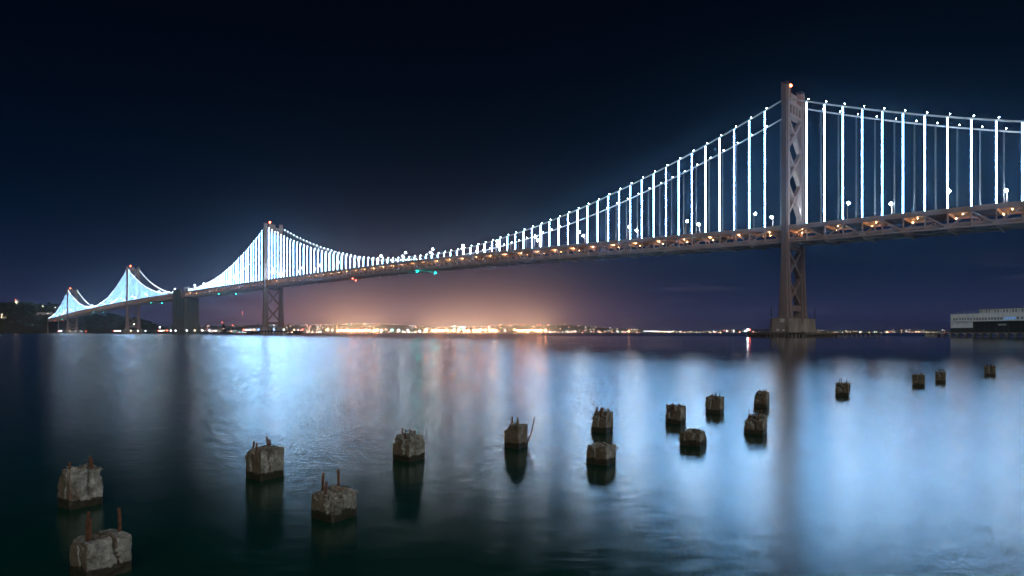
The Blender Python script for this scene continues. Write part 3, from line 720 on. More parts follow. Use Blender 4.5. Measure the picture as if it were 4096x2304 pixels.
# ------------------------------------------------------------------ broken concrete piles
PROT = radians(-34.0)
PX_ = Vector((cos(PROT), sin(PROT), 0)); PY_ = Vector((-sin(PROT), cos(PROT), 0))
GX = 26
def pile(label, xl, xr, xc, ytop, ywat, bars, cuts=(), crack=None, rough=0.010, dome=0.0, seed=0, a=None):
    Yc = FOC * HC / (ywat - HZ)
    ang = math.atan2(xc - PW / 2, FOC)
    # face widths seen from the camera give the side length
    th = ang - radians(-56.0)
    if a is None: a = (xr - xl) * Yc / FOC / (abs(sin(th)) + abs(cos(th))) * cos(ang) * 1.02
    xc = xl + (xr - xl) * (0.7 * abs(sin(th)) / (abs(sin(th)) + abs(cos(th))) + 0.3 * (xc - xl) / (xr - xl))
    h = (ywat - ytop) * Yc / FOC
    rough = rough * 0.85
    corner = Vector(((xc - PW / 2) * Yc / FOC, Yc, 0))
    ctr = corner - PX_ * (a / 2) + PY_ * (a / 2)
    rr = random.Random(seed); off = Vector((rr.random() * 90, rr.random() * 90, rr.random() * 90))
    vs = {}; V = []; F = []
    n, nz = GX, 30; zb = -0.9
    def key(p):
        kk = (round(p[0], 5), round(p[1], 5), round(p[2], 5))
        if kk not in vs: vs[kk] = len(V); V.append(Vector(p))
        return vs[kk]
    zl = [zb] + [0.0 - 0.06 + (h + 0.06) * i / nz for i in range(nz + 1)]
    g = [-a / 2 + a * i / n for i in range(n + 1)]
    for i in range(n):
        for j in range(len(zl) - 1):
            for q in range(4):
                def P(u, z):
                    return [(u, -a / 2, z), (a / 2, u, z), (-u, a / 2, z), (-a / 2, -u, z)][q]
                F.append((key(P(g[i], zl[j])), key(P(g[i + 1], zl[j])), key(P(g[i + 1], zl[j + 1])), key(P(g[i], zl[j + 1]))))
        for j in range(n):
            F.append((key((g[i], g[j], h)), key((g[i + 1], g[j], h)), key((g[i + 1], g[j + 1], h)), key((g[i], g[j + 1], h))))
    out_ = []
    for v in V:
        v = v.copy(); c = Vector((v.x, v.y, 0))
        # round the arrises a little
        ex = max(0, abs(v.x) - (a / 2 - 0.018)); ey = max(0, abs(v.y) - (a / 2 - 0.018)); ez = max(0, v.z - (h - 0.022))
        e = Vector((ex * (1 if v.x > 0 else -1), ey * (1 if v.y > 0 else -1), ez)); L = e.length
        lim = 0.018 + 0.010 * noise.noise(v * 12 + off)
        if L > lim: v -= e * (1 - lim / L)
        if dome: v.z -= dome * max(0, v.z / h) * ((2 * c.length / a) ** 2) * 0.5
        for (nx_, ny_, nz_, px_, py_, pz_, am) in cuts:
            nn = Vector((nx_, ny_, nz_)).normalized(); pt = Vector((px_ * a, py_ * a, pz_ * h))
            dd = nn.dot(v - pt) + am * (noise.fractal(v * 9 + off, 0.7, 2.1, 5)) * 0.10
            if dd > 0: v -= nn * dd
        if v.z > -0.05:
            top = max(0.0, min(1.0, (v.z / h - 0.35) / 0.65))
            amp = rough * (0.35 + 1.1 * top)
            dn = Vector((v.x, v.y, 0.25 * a if v.z > h * 0.93 else 0)); dn = dn.normalized() if dn.length > 0 else Vector((0, 0, 1))
            v += dn * (noise.fractal(v * 8 + off, 0.8, 2.0, 6) * amp * 1.6)
            if v.z > h * 0.55:
                dz = noise.fractal(v * 6.5 + off * 2, 0.75, 2.0, 6) * amp * 2.2 * top; rim = max(abs(v.x), abs(v.y)) / (a / 2)
                v.z += min(dz, 0.25 * abs(dz)) if rim > 0.8 else dz
        if crack:
            for (face, u0, sl, wd) in crack:
                u = v.x / a if face == 'l' else v.y / a if face == 'r' else (v.x / a)
                on = (face == 'l' and v.y < -a * 0.36) or (face == 'r' and v.x > a * 0.36)
                if on or (v.z > h * 0.90):
                    cu = u0 + sl * (1 - v.z / h) + 0.06 * noise.noise(Vector((v.z * 9, u0 * 7, off.x)))
                    t = abs(u - cu) / wd
                    if t < 1:
                        dp = 0.055 * (1 - t) * (1 if v.z > h * 0.28 else 0)
                        if face == 'l': v.y += dp
                        else: v.x -= dp
                        if v.z > h * 0.9: v.z -= dp * 0.7
        out_.append(PX_ * v.x + PY_ * v.y + Vector((0, 0, v.z)))
    root = thing('concrete_pile', label, 'pile', ctr, 'broken concrete piles in the water')
    m = MB(); m.add(out_, F); o = build(m, 'shaft', 'pile', (0, 0, 0), None)
    WLOC[o] = ctr; o.parent = root; o.location = (0, 0, 0)
    for p_ in o.data.polygons: p_.use_smooth = True
    o.data.set_sharp_from_angle(angle=radians(38)) if hasattr(o.data, 'set_sharp_from_angle') else None
    for b_ in bars:
        dd = b_[0]; pts = [px(x, y, Yc + dd) for x, y in b_[1:]]
        if len(pts) == 2:
            d = (pts[1] - pts[0]); pts = [pts[0] - d * 0.35, pts[0] + d * 0.45 + Vector((rr.uniform(-.006, .006), 0, 0)), pts[1]]
        m = MB(); thk = 0.017 if Yc < 14 else 0.021
        jit = [thk * 0.75] + [thk * rr.uniform(.8, 1.1) for _ in pts[1:]]
        rings = []
        fine_ = []
        for i in range(len(pts) - 1):
            for t_ in range(4): fine_.append(pts[i].lerp(pts[i + 1], t_ / 4))
        fine_.append(pts[-1])
        for i, q in enumerate(fine_):
            w_ = thk * 0.62 * (1.25 - 0.25 * i / len(fine_)) * rr.uniform(0.86, 1.12); q = q + Vector((rr.uniform(-.0025, .0025), rr.uniform(-.0025, .0025), 0))
            rings.append([q + PX_ * w_ - PY_ * w_, q + PX_ * w_ + PY_ * w_, q - PX_ * w_ + PY_ * w_, q - PX_ * w_ - PY_ * w_])
        m.loft(rings); build(m, 'rebar', 'rust', pts[0], root)
    return root
pile('cracked mossy concrete pile nearest the camera, cut by the bottom edge', 279, 541, 338, 2178, 2335,
     [(.16, (351, 2134), (355.5, 2046)), (.10, (355.5, 2160), (361, 2075)), (.42, (478, 2106), (475.6, 2032))],
     [(-.5, -.5, .75, -.33, -.40, .93, .8), (.1, .55, .8, 0.1, .48, .98, .8)], [('r', 0.08, 0.16, 0.045), ('l', 0.0, 0.1, 0.03)], 0.012, 0, 1)
pile('split concrete pile with a deep vertical gash, left of all the others', 232, 421, 267, 1884, 2042,
     [(.10, (274, 1950), (280, 1848)), (.34, (358, 1890), (360, 1824.5)), (.26, (371, 1960), (367.5, 1834))],
     [(-.75, -.5, .45, -.30, -.5, .62, 1.2), (.25, .7, .5, .5, .52, .72, .8), (-.2, -.6, .8, -.1, -.42, .95, .8)], [('r', 0.12, -0.02, 0.12), ('l', .3, -.2, .05)], 0.015, 0, 2)
pile('tall square grey pile with two pairs of rebar, upper left row', 980, 1139, 1045, 1804, 1925,
     [(.26, (1013, 1796), (1015, 1764)), (.14, (1024, 1815), (1026.5, 1772)), (.40, (1071, 1784), (1066.5, 1745.5)), (.36, (1080, 1786), (1078, 1755.6))],
     [(-.5, -.1, .85, -.30, 0, .97, .6), (-.1, -.5, .8, -.2, -.46, .93, .8)], [('l', -0.2, 0.1, 0.04), ('r', -.2, .1, .025)], 0.009, 0, 3)
pile('squat broken pile with pale crumbled rim and three rebars, lower centre left', 1253, 1445, 1307, 1985, 2094,
     [(.22, (1292, 1946), (1293.5, 1891)), (.12, (1301, 1980), (1306, 1926)), (.42, (1353.6, 1930), (1352, 1879))],
     [(.5, -.2, .8, .42, -.2, .86, 1.0), (.35, -.6, .4, .44, -.42, .62, .9)], [('r', -0.1, 0.05, 0.03), ('l', .35, -.1, .07)], 0.013, 0, 4)
pile('round shouldered pile with four short rebars, left of centre', 1570, 1702, 1638.5, 1742, 1850,
     [(.28, (1605.7, 1762), (1609, 1711)), (.16, (1616, 1775), (1621, 1718)), (.40, (1642, 1738), (1640.5, 1715)), (.34, (1661, 1746), (1660, 1719.5))],
     [(-.75, -.25, .6, -.36, -.4, .80, .8), (.1, .75, .6, .1, .36, .80, .8), (.15, -.8, .35, .1, -.5, .70, .8)], [('l', .16, 0.02, 0.06)], 0.012, 0, 5)
pile('narrow pile with one long bent rebar leaning out to the right', 2016, 2112, 2076, 1703, 1796,
     [(.26, (2047, 1712), (2051, 1664.5)), (.18, (2068.7, 1716), (2071.5, 1667)), (.22, (2110.5, 1772), (2114, 1762), (2128, 1723), (2139, 1668))],
     [(-.75, -.3, .6, -.30, -.4, .84, .7), (.0, .6, .8, .1, .46, .97, .5)], None, 0.010, 0, 6)
pile('square pile with four thin upright rebars, behind the squat mossy one', 2363, 2455, 2422, 1652, 1733,
     [(.30, (2388, 1662), (2388.6, 1627.7)), (.14, (2405, 1685), (2406, 1628.5)), (.42, (2412, 1649), (2412, 1630)), (.38, (2433, 1653), (2431.6, 1631.7))],
     [(-.86, -.4, .3, -.40, -.5, .55, .9), (-.2, -.7, .5, .1, -.5, .75, .8)], [('l', .1, -.1, .04)], 0.010, 0, 7)
pile('squat bare pile with green moss on its left side, centre right', 2346, 2468, 2422, 1789, 1864, [],
     [(-.6, -.2, .75, -.38, -.3, .86, .8), (.1, .7, .7, .2, .46, .92, .8)], [('l', -.05, .05, .035)], 0.016, 0, 8)
pile('square pile with a broken left edge and stubby rebars, right of centre', 2661, 2746, 2722.7, 1628, 1697,
     [(.16, (2668, 1652), (2667.6, 1614)), (.10, (2695.4, 1646), (2696, 1621)), (.36, (2690.7, 1622), (2690.7, 1612)), (.34, (2717.4, 1624), (2717, 1611.8))],
     [(-.9, -.35, .2, -.40, -.5, .62, .9), (-.3, -.8, .3, .15, -.5, .72, .8)], [('l', -.15, -.1, .05)], 0.011, 0, 9)
pile('low rounded bare pile with mossy crown and no rebar', 2719, 2832, 2794, 1728, 1789, [],
     [(-.6, -.1, .75, -.38, 0, .84, .8), (.2, .75, .6, .2, .40, .84, .8)], [('l', -.2, .02, .04), ('l', .18, .05, .02)], 0.017, 0.03, 10)
pile('square topped pile with four short rebars, standing alone right of centre', 2820.6, 2897, 2884, 1590, 1656,
     [(.2, (2847.6, 1596), (2850.6, 1573.5)), (.36, (2863, 1588), (2864, 1569)), (.08, (2865.7, 1618), (2866.6, 1576)), (.30, (2879, 1591), (2877.6, 1571))],
     [(-.1, -.85, .3, .0, -.5, .80, .7)], [('l', -.02, -.2, .05)], 0.010, 0, 11)
pile('tapering dark pile with four tall rebars, in front of a similar smaller one', 2975.5, 3071, 3049, 1668, 1740,
     [(.2, (2997.8, 1676), (2996, 1636)), (.40, (3016.5, 1661), (3015, 1630)), (.08, (3033, 1688), (3034, 1642)), (.32, (3047, 1664), (3046, 1636.6))],
     [(-.9, -.1, .28, -.45, 0, .6, .6), (-.1, -.9, .3, .1, -.5, .6, .7)], [('l', .0, .1, .05)], 0.012, 0, 12)
pile('tall dark pile with stub rebars, directly behind the tapering one', 3015, 3079, 3067, 1571, 1632,
     [(.2, (3039, 1574), (3039, 1557.5)), (.36, (3053, 1570), (3053, 1557.5)), (.06, (3059, 1584), (3059, 1559.4)), (.3, (3067, 1570), (3067, 1562))],
     [(-.92, -.1, .22, -.46, 0, .7, .6), (-.1, -.9, .25, .1, -.5, .75, .7)], None, 0.010, 0, 13)
pile('lone dark pile with three upright rebars below the nearest bridge tower right side', 3341, 3399, 3393, 1534, 1585,
     [(.25, (3357.5, 1535), (3359, 1513.4)), (.32, (3366, 1534), (3366, 1511)), (.08, (3385.4, 1543), (3387, 1517.4)), (.2, (3399, 1560), (3399, 1541))],
     [(-.2, -.85, .3, .2, -.5, .80, .7)], None, 0.012, 0, 14)
pile('dark pile with crumbled top, left one of the pair at right', 3650, 3701.6, 3697, 1499, 1546,
     [(.2, (3662.8, 1500), (3662.8, 1493)), (.3, (3670, 1500), (3670, 1490.5)), (.2, (3683.6, 1499), (3683.6, 1492))],
     [(.1, .5, .8, 0, .38, .92, .8), (-.6, 0, .75, -.42, 0, .92, .8)], None, 0.016, 0, 15)
pile('dark narrow pile with four spiky rebars, right one of the pair', 3741.7, 3786, 3782, 1487, 1531,
     [(.2, (3755.6, 1490), (3755, 1475)), (.3, (3760.6, 1490), (3761, 1476)), (.1, (3766.5, 1489), (3767, 1475)), (.2, (3772, 1489), (3776, 1476))],
     [(-.1, -.9, .3, .1, -.5, .8, .7)], None, 0.014, 0, 16)
pile('split dark pile farthest right, closest to the pier shed', 3937.7, 3986, 3983, 1464, 1503,
     [(.2, (3950.7, 1466), (3950, 1456)), (.2, (3964.7, 1466), (3965, 1457))],
     [(-.1, -.9, .3, .1, -.5, .8, .7)], [('l', .0, .0, .09)], 0.014, 0, 17)

# ------------------------------------------------------------------ pier shed at the right edge
P0 = Vector((268.6, 380.0)); P1 = Vector((280.5, 340.0)); wd_ = (P1 - P0).normalized()
def wall_u(x):
    r_ = (x - PW / 2) / FOC; return (r_ * P0.y - P0.x) / (wd_.x - r_ * wd_.y)
WN = Vector((wd_.y, -wd_.x, 0))       # outward, to the camera side
if WN.dot(Vector((-P0.x, -P0.y, 0))) < 0: WN = -WN
WD = Vector((wd_.x, wd_.y, 0))
def WP(u, d_, z): return Vector((P0.x, P0.y, z)) + WD * u + WN * d_
UL = 75.0
shed = thing('pier_shed', 'long white two storey pier shed with dark lower wall at the right edge', 'building', WP(UL / 2, 0, 2.4))
def wbox(u0, u1, d0, d1, z0, z1, name, mat, par=shed):
    m = MB(); m.box(WP((u0 + u1) / 2, (d0 + d1) / 2, (z0 + z1) / 2), (abs(u1 - u0) / 2, abs(d1 - d0) / 2, (z1 - z0) / 2), (WD, WN, Z_))
    return build(m, name, mat, WP((u0 + u1) / 2, (d0 + d1) / 2, z0), par)
UW = wall_u(3890)
upper = wbox(0, UL, -24, 0, 9.3, 13.2, 'upper_wall', 'whitewall')
lowerw = wbox(0, UW, -24, -0.004, 5.2, 9.295, 'lower_white_wall', 'whitewall')
wbox(0.003, UW - 0.003, -24, -0.05, 2.4, 5.195, 'dark_plinth', 'darkwall')
lowd = wbox(UW + 0.003, UL, -24, -0.35, 2.4, 9.295, 'dark_lower_wall', 'darkwall')
for i in range(7):
    u = UW + 1.2 + i * 6.4
    d_ = wbox(u, u + 5.4, -0.35, -0.27, 2.45, 8.2, 'sliding_door', 'dark')
    if i == 2: wbox(u + 0.4, u + 5.0, -0.268, -0.22, 6.4, 7.4, 'door_panel', 'panel_green', d_)
wbox(wall_u(3822), UL, 0.003, 1.0, 8.95, 9.55, 'ledge', 'trim')
wbox(-0.2, UL, -24.2, 0.18, 13.205, 13.55, 'parapet_cap', 'trim')
win = [(385, 450), (460, 522), (555, 615), (632, 693), (710, 770), (788, 850), (866, 930), (965, 1030), (1045, 1110), (1125, 1190), (1210, 1275), (1290, 1360), (1395, 1462), (1480, 1550), (1568, 1638), (1655, 1725), (1740, 1815), (1855, 1925), (1942, 2020), (2035, 2108), (2125, 2200), (2218, 2298), (2340, 2410), (2425, 2495), (2510, 2585), (2600, 2675), (2690, 2765)]
def window(u0, u1, z0, z1, d_, pane_mat, par, nx=4, ny=4):
    m = MB(); uc, zc = (u0 + u1) / 2, (z0 + z1) / 2; ft = 0.09
    for z in (z0, z1): m.box(WP(uc, d_ + 0.05, z), ((u1 - u0) / 2, 0.06, ft / 2), (WD, WN, Z_))
    for u in (u0, u1): m.box(WP(u, d_ + 0.048, zc), (ft / 2, 0.058, (z1 - z0) / 2), (WD, WN, Z_))
    for i in range(1, nx): m.box(WP(u0 + (u1 - u0) * i / nx, d_ + 0.045, zc), (0.022, 0.03, (z1 - z0) / 2), (WD, WN, Z_))
    for i in range(1, ny): m.box(WP(uc, d_ + 0.043, z0 + (z1 - z0) * i / ny), ((u1 - u0) / 2, 0.028, 0.022), (WD, WN, Z_))
    w_ = build(m, 'window', 'trim', WP(uc, d_, z0), par)
    m = MB(); m.box(WP(uc, d_ + 0.012, zc), ((u1 - u0) / 2, 0.01, (z1 - z0) / 2), (WD, WN, Z_)); build(m, 'pane', pane_mat, WP(uc, d_, z0), w_)
for i, (a_, b_) in enumerate(win):
    lit = i in (17, 18, 19, 20) or i in (24, 25)
    window(wall_u(3760 + a_ * .13805), wall_u(3760 + b_ * .13805), 9.75, 11.2, 0.0, 'lit_blue' if lit else 'glass', upper)
cu0 = wall_u(3902)
mon = wbox(cu0, UL, -12, -3.0, 13.56, 16.0, 'roof_monitor', 'trim')
wbox(cu0 - 0.3, UL, -12.3, -2.6, 16.005, 16.3, 'monitor_roof', 'roofing')
u = cu0 + 0.5; i = 0
while u < UL - 2:
    window(u, u + 1.15, 13.9, 15.6, -3.0, 'panel_green' if i % 3 == 1 else 'glass', mon); u += 1.62; i += 1
for x in (3826, 3849, 3874, 3889):
    m = MB(); c = WP(wall_u(x), -1.5, 13.55); m.tube([c, c + Vector((0, 0, 1.3 if x != 3849 else 1.9))], 0.12, 6); m.octa(c + Vector((0, 0, 1.35)), 0.2); build(m, 'roof_vent', 'trim', c, shed)
# unused point under the parapet
c = WP(3.0, 1.6, 12.5)
wharf = thing('wharf', 'weathered concrete wharf on piles carrying the white pier shed', 'wharf', WP(UL / 2, 0, 0))
m = MB(); m.box(WP(UL / 2 - 4, -9, 1.9), (UL / 2 + 6, 17, 0.5), (WD, WN, Z_)); m.box(WP(-7.0, 6.0, 1.2), (3.2, 2.4, 1.19), (WD, WN, Z_))
build(m, 'deck', 'concrete', WP(UL / 2, 0, 0), wharf)
pmw = MB(); pmw.box((0, 0, 0), (0.5, 0.5, 1.9)); pmw = pmw.mesh('wharf_pile', 'concrete')
for i in range(17):
    for d_ in (7.2, 1.0):
        o = link('wharf_pile', pmw, WP(-8 + i * 4.6, d_, -0.55), wharf); o.rotation_euler.z = math.atan2(WD.y, WD.x)
bmw = MB(); bmw.box((0, 0, 0), (0.8, 0.35, 0.4)); bmw = bmw.mesh('fender_block', 'timber')
for i in range(16):
    o = link('fender_block', bmw, WP(-6 + i * 4.6, 8.3, 1.75), wharf); o.rotation_euler.z = math.atan2(WD.y, WD.x)

# long low timber jetty running right from the nearest pier
jet = thing('jetty', 'low ruined timber jetty reaching right from the nearest bridge pier', 'jetty', px(3400, 1338, 372))
a_, b_ = Vector((px(3262, 1331, 372).x, 372, 0)), Vector((px(3528, 1331, 352).x, 352, 0)); jd = (b_ - a_).normalized(); jn = Vector((-jd.y, jd.x, 0)); JL = (b_ - a_).length
m = MB(); m.box((a_ + b_) / 2 + Vector((0, 0, 1.75)), (JL / 2, 2.2, 0.28), (jd, jn, Z_)); build(m, 'deck', 'timber', (a_ + b_) / 2, jet)
m = MB(); m.box((a_ + b_) / 2 + jn * 7 - jd * 6 + Vector((0, 0, 2.9)), (JL / 2 - 8, 0.1, 0.12), (jd, jn, Z_))
for i in range(20): m.box(a_ + jn * 7 + jd * (3 + i * (JL - 14) / 20) + Vector((0, 0, 2.0)), (0.1, 0.1, 1.0), (jd, jn, Z_))
m.box((a_ + b_) / 2 + jn * 7 - jd * 6 + Vector((0, 0, 1.2)), (JL / 2 - 8, 0.6, 0.2), (jd, jn, Z_))
build(m, 'rear_railing', 'timber', (a_ + b_) / 2, jet)
pj = MB(); pj.box((0, 0, 0), (0.36, 0.36, 1.75)); pj = pj.mesh('jetty_pile', 'concrete')
for i in range(15):
    o = link('jetty_pile', pj, a_ + jd * (1.0 + i * (JL - 2) / 14) - jn * 1.8 + Vector((0, 0, -0.3)), jet); o.rotation_euler.z = math.atan2(jd.y, jd.x)

# ------------------------------------------------------------------ wooded island at the left
RG = [(-900, 1240), (-500, 1222), (-200, 1212), (0, 1211), (60, 1209), (110, 1208), (150, 1217), (175, 1221), (200, 1213), (250, 1219), (300, 1228), (366, 1254), (400, 1256), (436, 1249), (470, 1256), (493, 1265), (525, 1264), (560, 1273), (605, 1286), (636, 1299), (655, 1312), (672, 1331), (900, 1345)]
def ridge(xp):
    for i in range(len(RG) - 1):
        if RG[i][0] <= xp <= RG[i + 1][0]:
            t = (xp - RG[i][0]) / (RG[i + 1][0] - RG[i][0]); return RG[i][1] + (RG[i + 1][1] - RG[i][1]) * t
    return RG[0][1] if xp < 0 else 1345
TREE_H = 9.0
def island_h(X, Y):
    xp = PW / 2 + FOC * X / Y
    ysh = 2085 + 190 * max(0, min(1, (xp - 190) / 160.0)) + 18 * noise.noise(Vector((X * .006, 0, 9)))
    t = (Y - ysh) / 330.0
    if t < 0: return max(-6, t * 60)
    top = (HZ - ridge(xp)) * min(Y, 2560) / FOC + HC - TREE_H
    q = min(1, t); f = (q * (2 - q)) ** 0.8
    back = 1 if Y < 2620 else max(-0.05, 1 - (Y - 2620) / 260.0)
    return max(-6, top * f * back + 3.5 * noise.noise(Vector((X * .012, Y * .012, 2))) * q)
grid_terrain('island', 'ground', -3100, -1150, 130, 2040, 2900, 60, island_h, 'dark wooded island hill at the left')
rng = random.Random(5)
def crown(mb_, c, rx, rz, n_, size):
    for _ in range(n_):
        d = Vector((rng.gauss(0, 1), rng.gauss(0, 1), rng.gauss(0, 1))).normalized() * (rng.random() ** 0.4)
        p_ = c + Vector((d.x * rx, d.y * rx, d.z * rz)); u_ = Vector((rng.gauss(0, 1), rng.gauss(0, 1), rng.gauss(0, 1))).normalized()
        v_ = u_.cross(Vector((rng.gauss(0, 1), rng.gauss(0, 1), rng.gauss(0, 1)))).normalized(); s_ = size * rng.uniform(.6, 1.3)
        mb_.add([p_ + u_ * s_, p_ + v_ * s_ * .7, p_ - u_ * s_, p_ - v_ * s_ * .7], [(0, 1, 2, 3)])
fo = MB(); cnt = 0
while cnt < 950:
    Y = rng.uniform(2080, 2600); xp = rng.uniform(-420, 665); X = (xp - PW / 2) * Y / FOC; z = island_h(X, Y)
    if z < 1.0: continue
    if 205 < xp < 330 and z > 8 and rng.random() < .6: continue
    s_here = rng.uniform(.7, 1.35)
    if z < 12: s_here *= .55
    crown(fo, Vector((X, Y, z + 4.2 * s_here)), 5.6 * s_here, 4.8 * s_here, 46, 1.5); cnt += 1
tag(build(fo, 'woodland', 'leaf', (-2000, 2200, 0)), 'dense dark woodland covering the island slopes', 'woodland', kind='stuff')
TX = [(22, 11), (50, 13), (84, 15), (128, 14), (160, 17), (176, 12), (196, 17), (222, 12), (240, 13), (400, 9), (437, 10), (468, 9), (512, 9), (545, 9), (585, 9), (618, 8)]
for i, (xp, hh) in enumerate(TX):
    Y = 2440 if xp < 300 else 2520; X = (xp - PW / 2) * Y / FOC; z = island_h(X, Y) - 0.5
    root = thing('tree', 'dark tree on the island skyline, %s from the left edge' % ordn(i), 'tree', (X, Y, z), 'skyline trees of the island')
    m = MB(); b0 = Vector((X, Y, z)); m.tube([b0, b0 + Vector((.3, 0, hh * .5)), b0 + Vector((0, .3, hh * .9))], 0.6, 6, r1=0.12)
    for q in range(4):
        an = q * 1.7; m.tube([b0 + Vector((.2, 0, hh * .45)), b0 + Vector((cos(an) * 3, sin(an) * 3, hh * .75))], 0.25, 5, r1=0.06)
    build(m, 'trunk', 'bark', b0, root)
    m = MB(); crown(m, b0 + Vector((0, 0, hh * .72)), hh * .42, hh * .36, 150, 1.05); crown(m, b0 + Vector((hh * .25, 0, hh * .55)), hh * .25, hh * .2, 50, .9); crown(m, b0 + Vector((-hh * .22, 0, hh * .6)), hh * .25, hh * .2, 50, .9)
    build(m, 'crown', 'leaf', b0, root)
# lit signal tower on the hilltop
Y = 2430; b0 = Vector(((69 - PW / 2) * Y / FOC, Y, 0)); b0.z = island_h(b0.x, Y)
root = thing('signal_tower', 'small floodlit white tower with red light on the island hilltop', 'tower', b0); zt = HC + (HZ - 1203) * Y / FOC
m = MB(); m.box(b0 + Vector((0, 0, (zt - b0.z) / 2)), (4.0, 4.0, (zt - b0.z) / 2)); build(m, 'shaft', 'trim', b0, root)
m = MB(); m.box(Vector((b0.x, b0.y, zt + 1.2)), (4.8, 4.8, 1.15)); build(m, 'cab', 'trim', b0, root)
m = MB(); c = Vector((b0.x - 2.5, Y - 5, zt + 4)); m.octa(c, 1.3); build(m, 'beacon', 'red_nav', c, root)
for q in (-3, 3):
    m = MB(); c = Vector((b0.x + q, Y - 9, zt - 7)); m.octa(c, 0.8); build(m, 'floodlight', 'island_lamp', c, root)
# road walls lit by lamps
def road_wall(x0, x1, y0, y1, Y, label):
    a_, b_ = px(x0, y1, Y), px(x1, y1, Y); hgt = (y1 - y0) * Y / FOC
    root = thing('retaining_wall', label, 'wall', (a_ + b_) / 2)
    m = MB(); m.box((a_ + b_) / 2 + Vector((0, 0, hgt / 2)), ((b_ - a_).length / 2, 0.8, hgt / 2)); build(m, 'wall', 'concrete', (a_ + b_) / 2, root)
    m = MB(); m.box((a_ + b_) / 2 + Vector((0, -3.0, -0.8)), ((b_ - a_).length / 2 + 4, 3.0, 0.8)); build(m, 'road_shelf', 'asphalt', (a_ + b_) / 2, root)
    n_ = max(1, int((b_ - a_).length / 22))
    for i in range(n_):
        c = a_.lerp(b_, (i + .5) / n_) + Vector((0, -5.5, 4.5)); m = MB(); m.octa(c, 0.55); l_ = build(m, 'road_lamp', 'island_lamp', c, root)
        m = MB(); m.tube([c - Vector((0, 0, 5.2)), c - Vector((0, 0, .4))], .12, 5); build(m, 'lamp_post', 'black_steel', c, l_)
road_wall(-60, 26, 1266, 1274, 2150, 'pale lit retaining wall of the island road at the left edge')
road_wall(148, 212, 1250, 1259, 2215, 'pale lit retaining wall of the road just left of the bridge landing')
for i, (x, y, Y, lb) in enumerate(((222, 1230, 2300, 'warm lamp on the island slope above the bridge landing'), (7, 1258, 2140, 'white lamp among trees at the left edge of the island'), (172, 1225, 2330, 'white lamp below the skyline gap of the island'), (640, 1309, 2330, 'brilliant lamp at the right foot of the island'), (536, 1297, 1800, 'warm lamp low between the legs of the third tower'))):
    c = px(x, y, Y); root = thing('hillside_lamp', lb, 'lamp', c - Vector((0, 0, 7))); m = MB(); m.octa(c, 1.5 if i == 3 else 0.8); build(m, 'lamp_head', 'island_lamp' if i != 3 else 'port_white', c, root)
    m = MB(); m.tube([c - Vector((0, 0, 7)), c], .2, 5); build(m, 'pole', 'black_steel', c, root)

# ------------------------------------------------------------------ port, ships, far city lights
PL = [(1309, 0), (1330, 0), (1352, 0), (1366, 0), (1378, 0), (1392, 0), (1405, 0), (1420, 0), (1434, 0), (1450, 0), (1465, 0), (1478, 0), (1496, 0), (1509, 0), (1525, 1), (1595, 1), (1632, 1), (1678, 1), (1704, 0), (1733, 0), (1745, 0), (1758, 0), (1770, 0), (1789, 0), (1814, 0), (1835, 0), (1857, 0), (1873, 0), (1895, 0), (1908, 0), (1922, 0), (1941, 0), (1960, 0), (1974, 0), (1984, 0), (2061, 0), (2074, 0), (2088, 0), (2100, 0), (2112, 0), (2126, 0), (2140, 0), (2152, 0), (2163, 0), (2182, 0), (2302, 1), (2470, 1), (2515, 0), (2855, 1), (2905, 0), (2985, 1)]
for i, (x, wt) in enumerate(PL):
    Y = 6080 + (i * 37 % 160); y = 1319.5 + (i * 7 % 5) * 0.9 if x < 2250 else 1326.0; c = px(x, y, Y)
    root = thing('mast_lamp', '%s high mast lamp on the far port quay, %s from the left' % ('white' if wt else 'glaring orange', ordn(i)), 'lamp', (c.x, Y, 2.3), 'high mast lamps of the far port')
    m = MB(); m.tube([Vector((c.x, Y, 2.0)), c - Vector((0, 0, 2))], 0.7, 5, r1=.4); build(m, 'mast', 'crane', (c.x, Y, 2), root)
    r_ = (7.0 if i % 3 else 9.0) if not wt else 4.6
    if x > 2250: r_ *= 0.6
    m = MB(); m.octa(c, r_); m.octa(c + Vector((r_ * .8, 0, 0)), r_ * .7); m.octa(c - Vector((r_ * .8, 0, 0)), r_ * .7)
    build(m, 'lamp_cluster', 'port_white' if wt else 'port_warm', c, root)
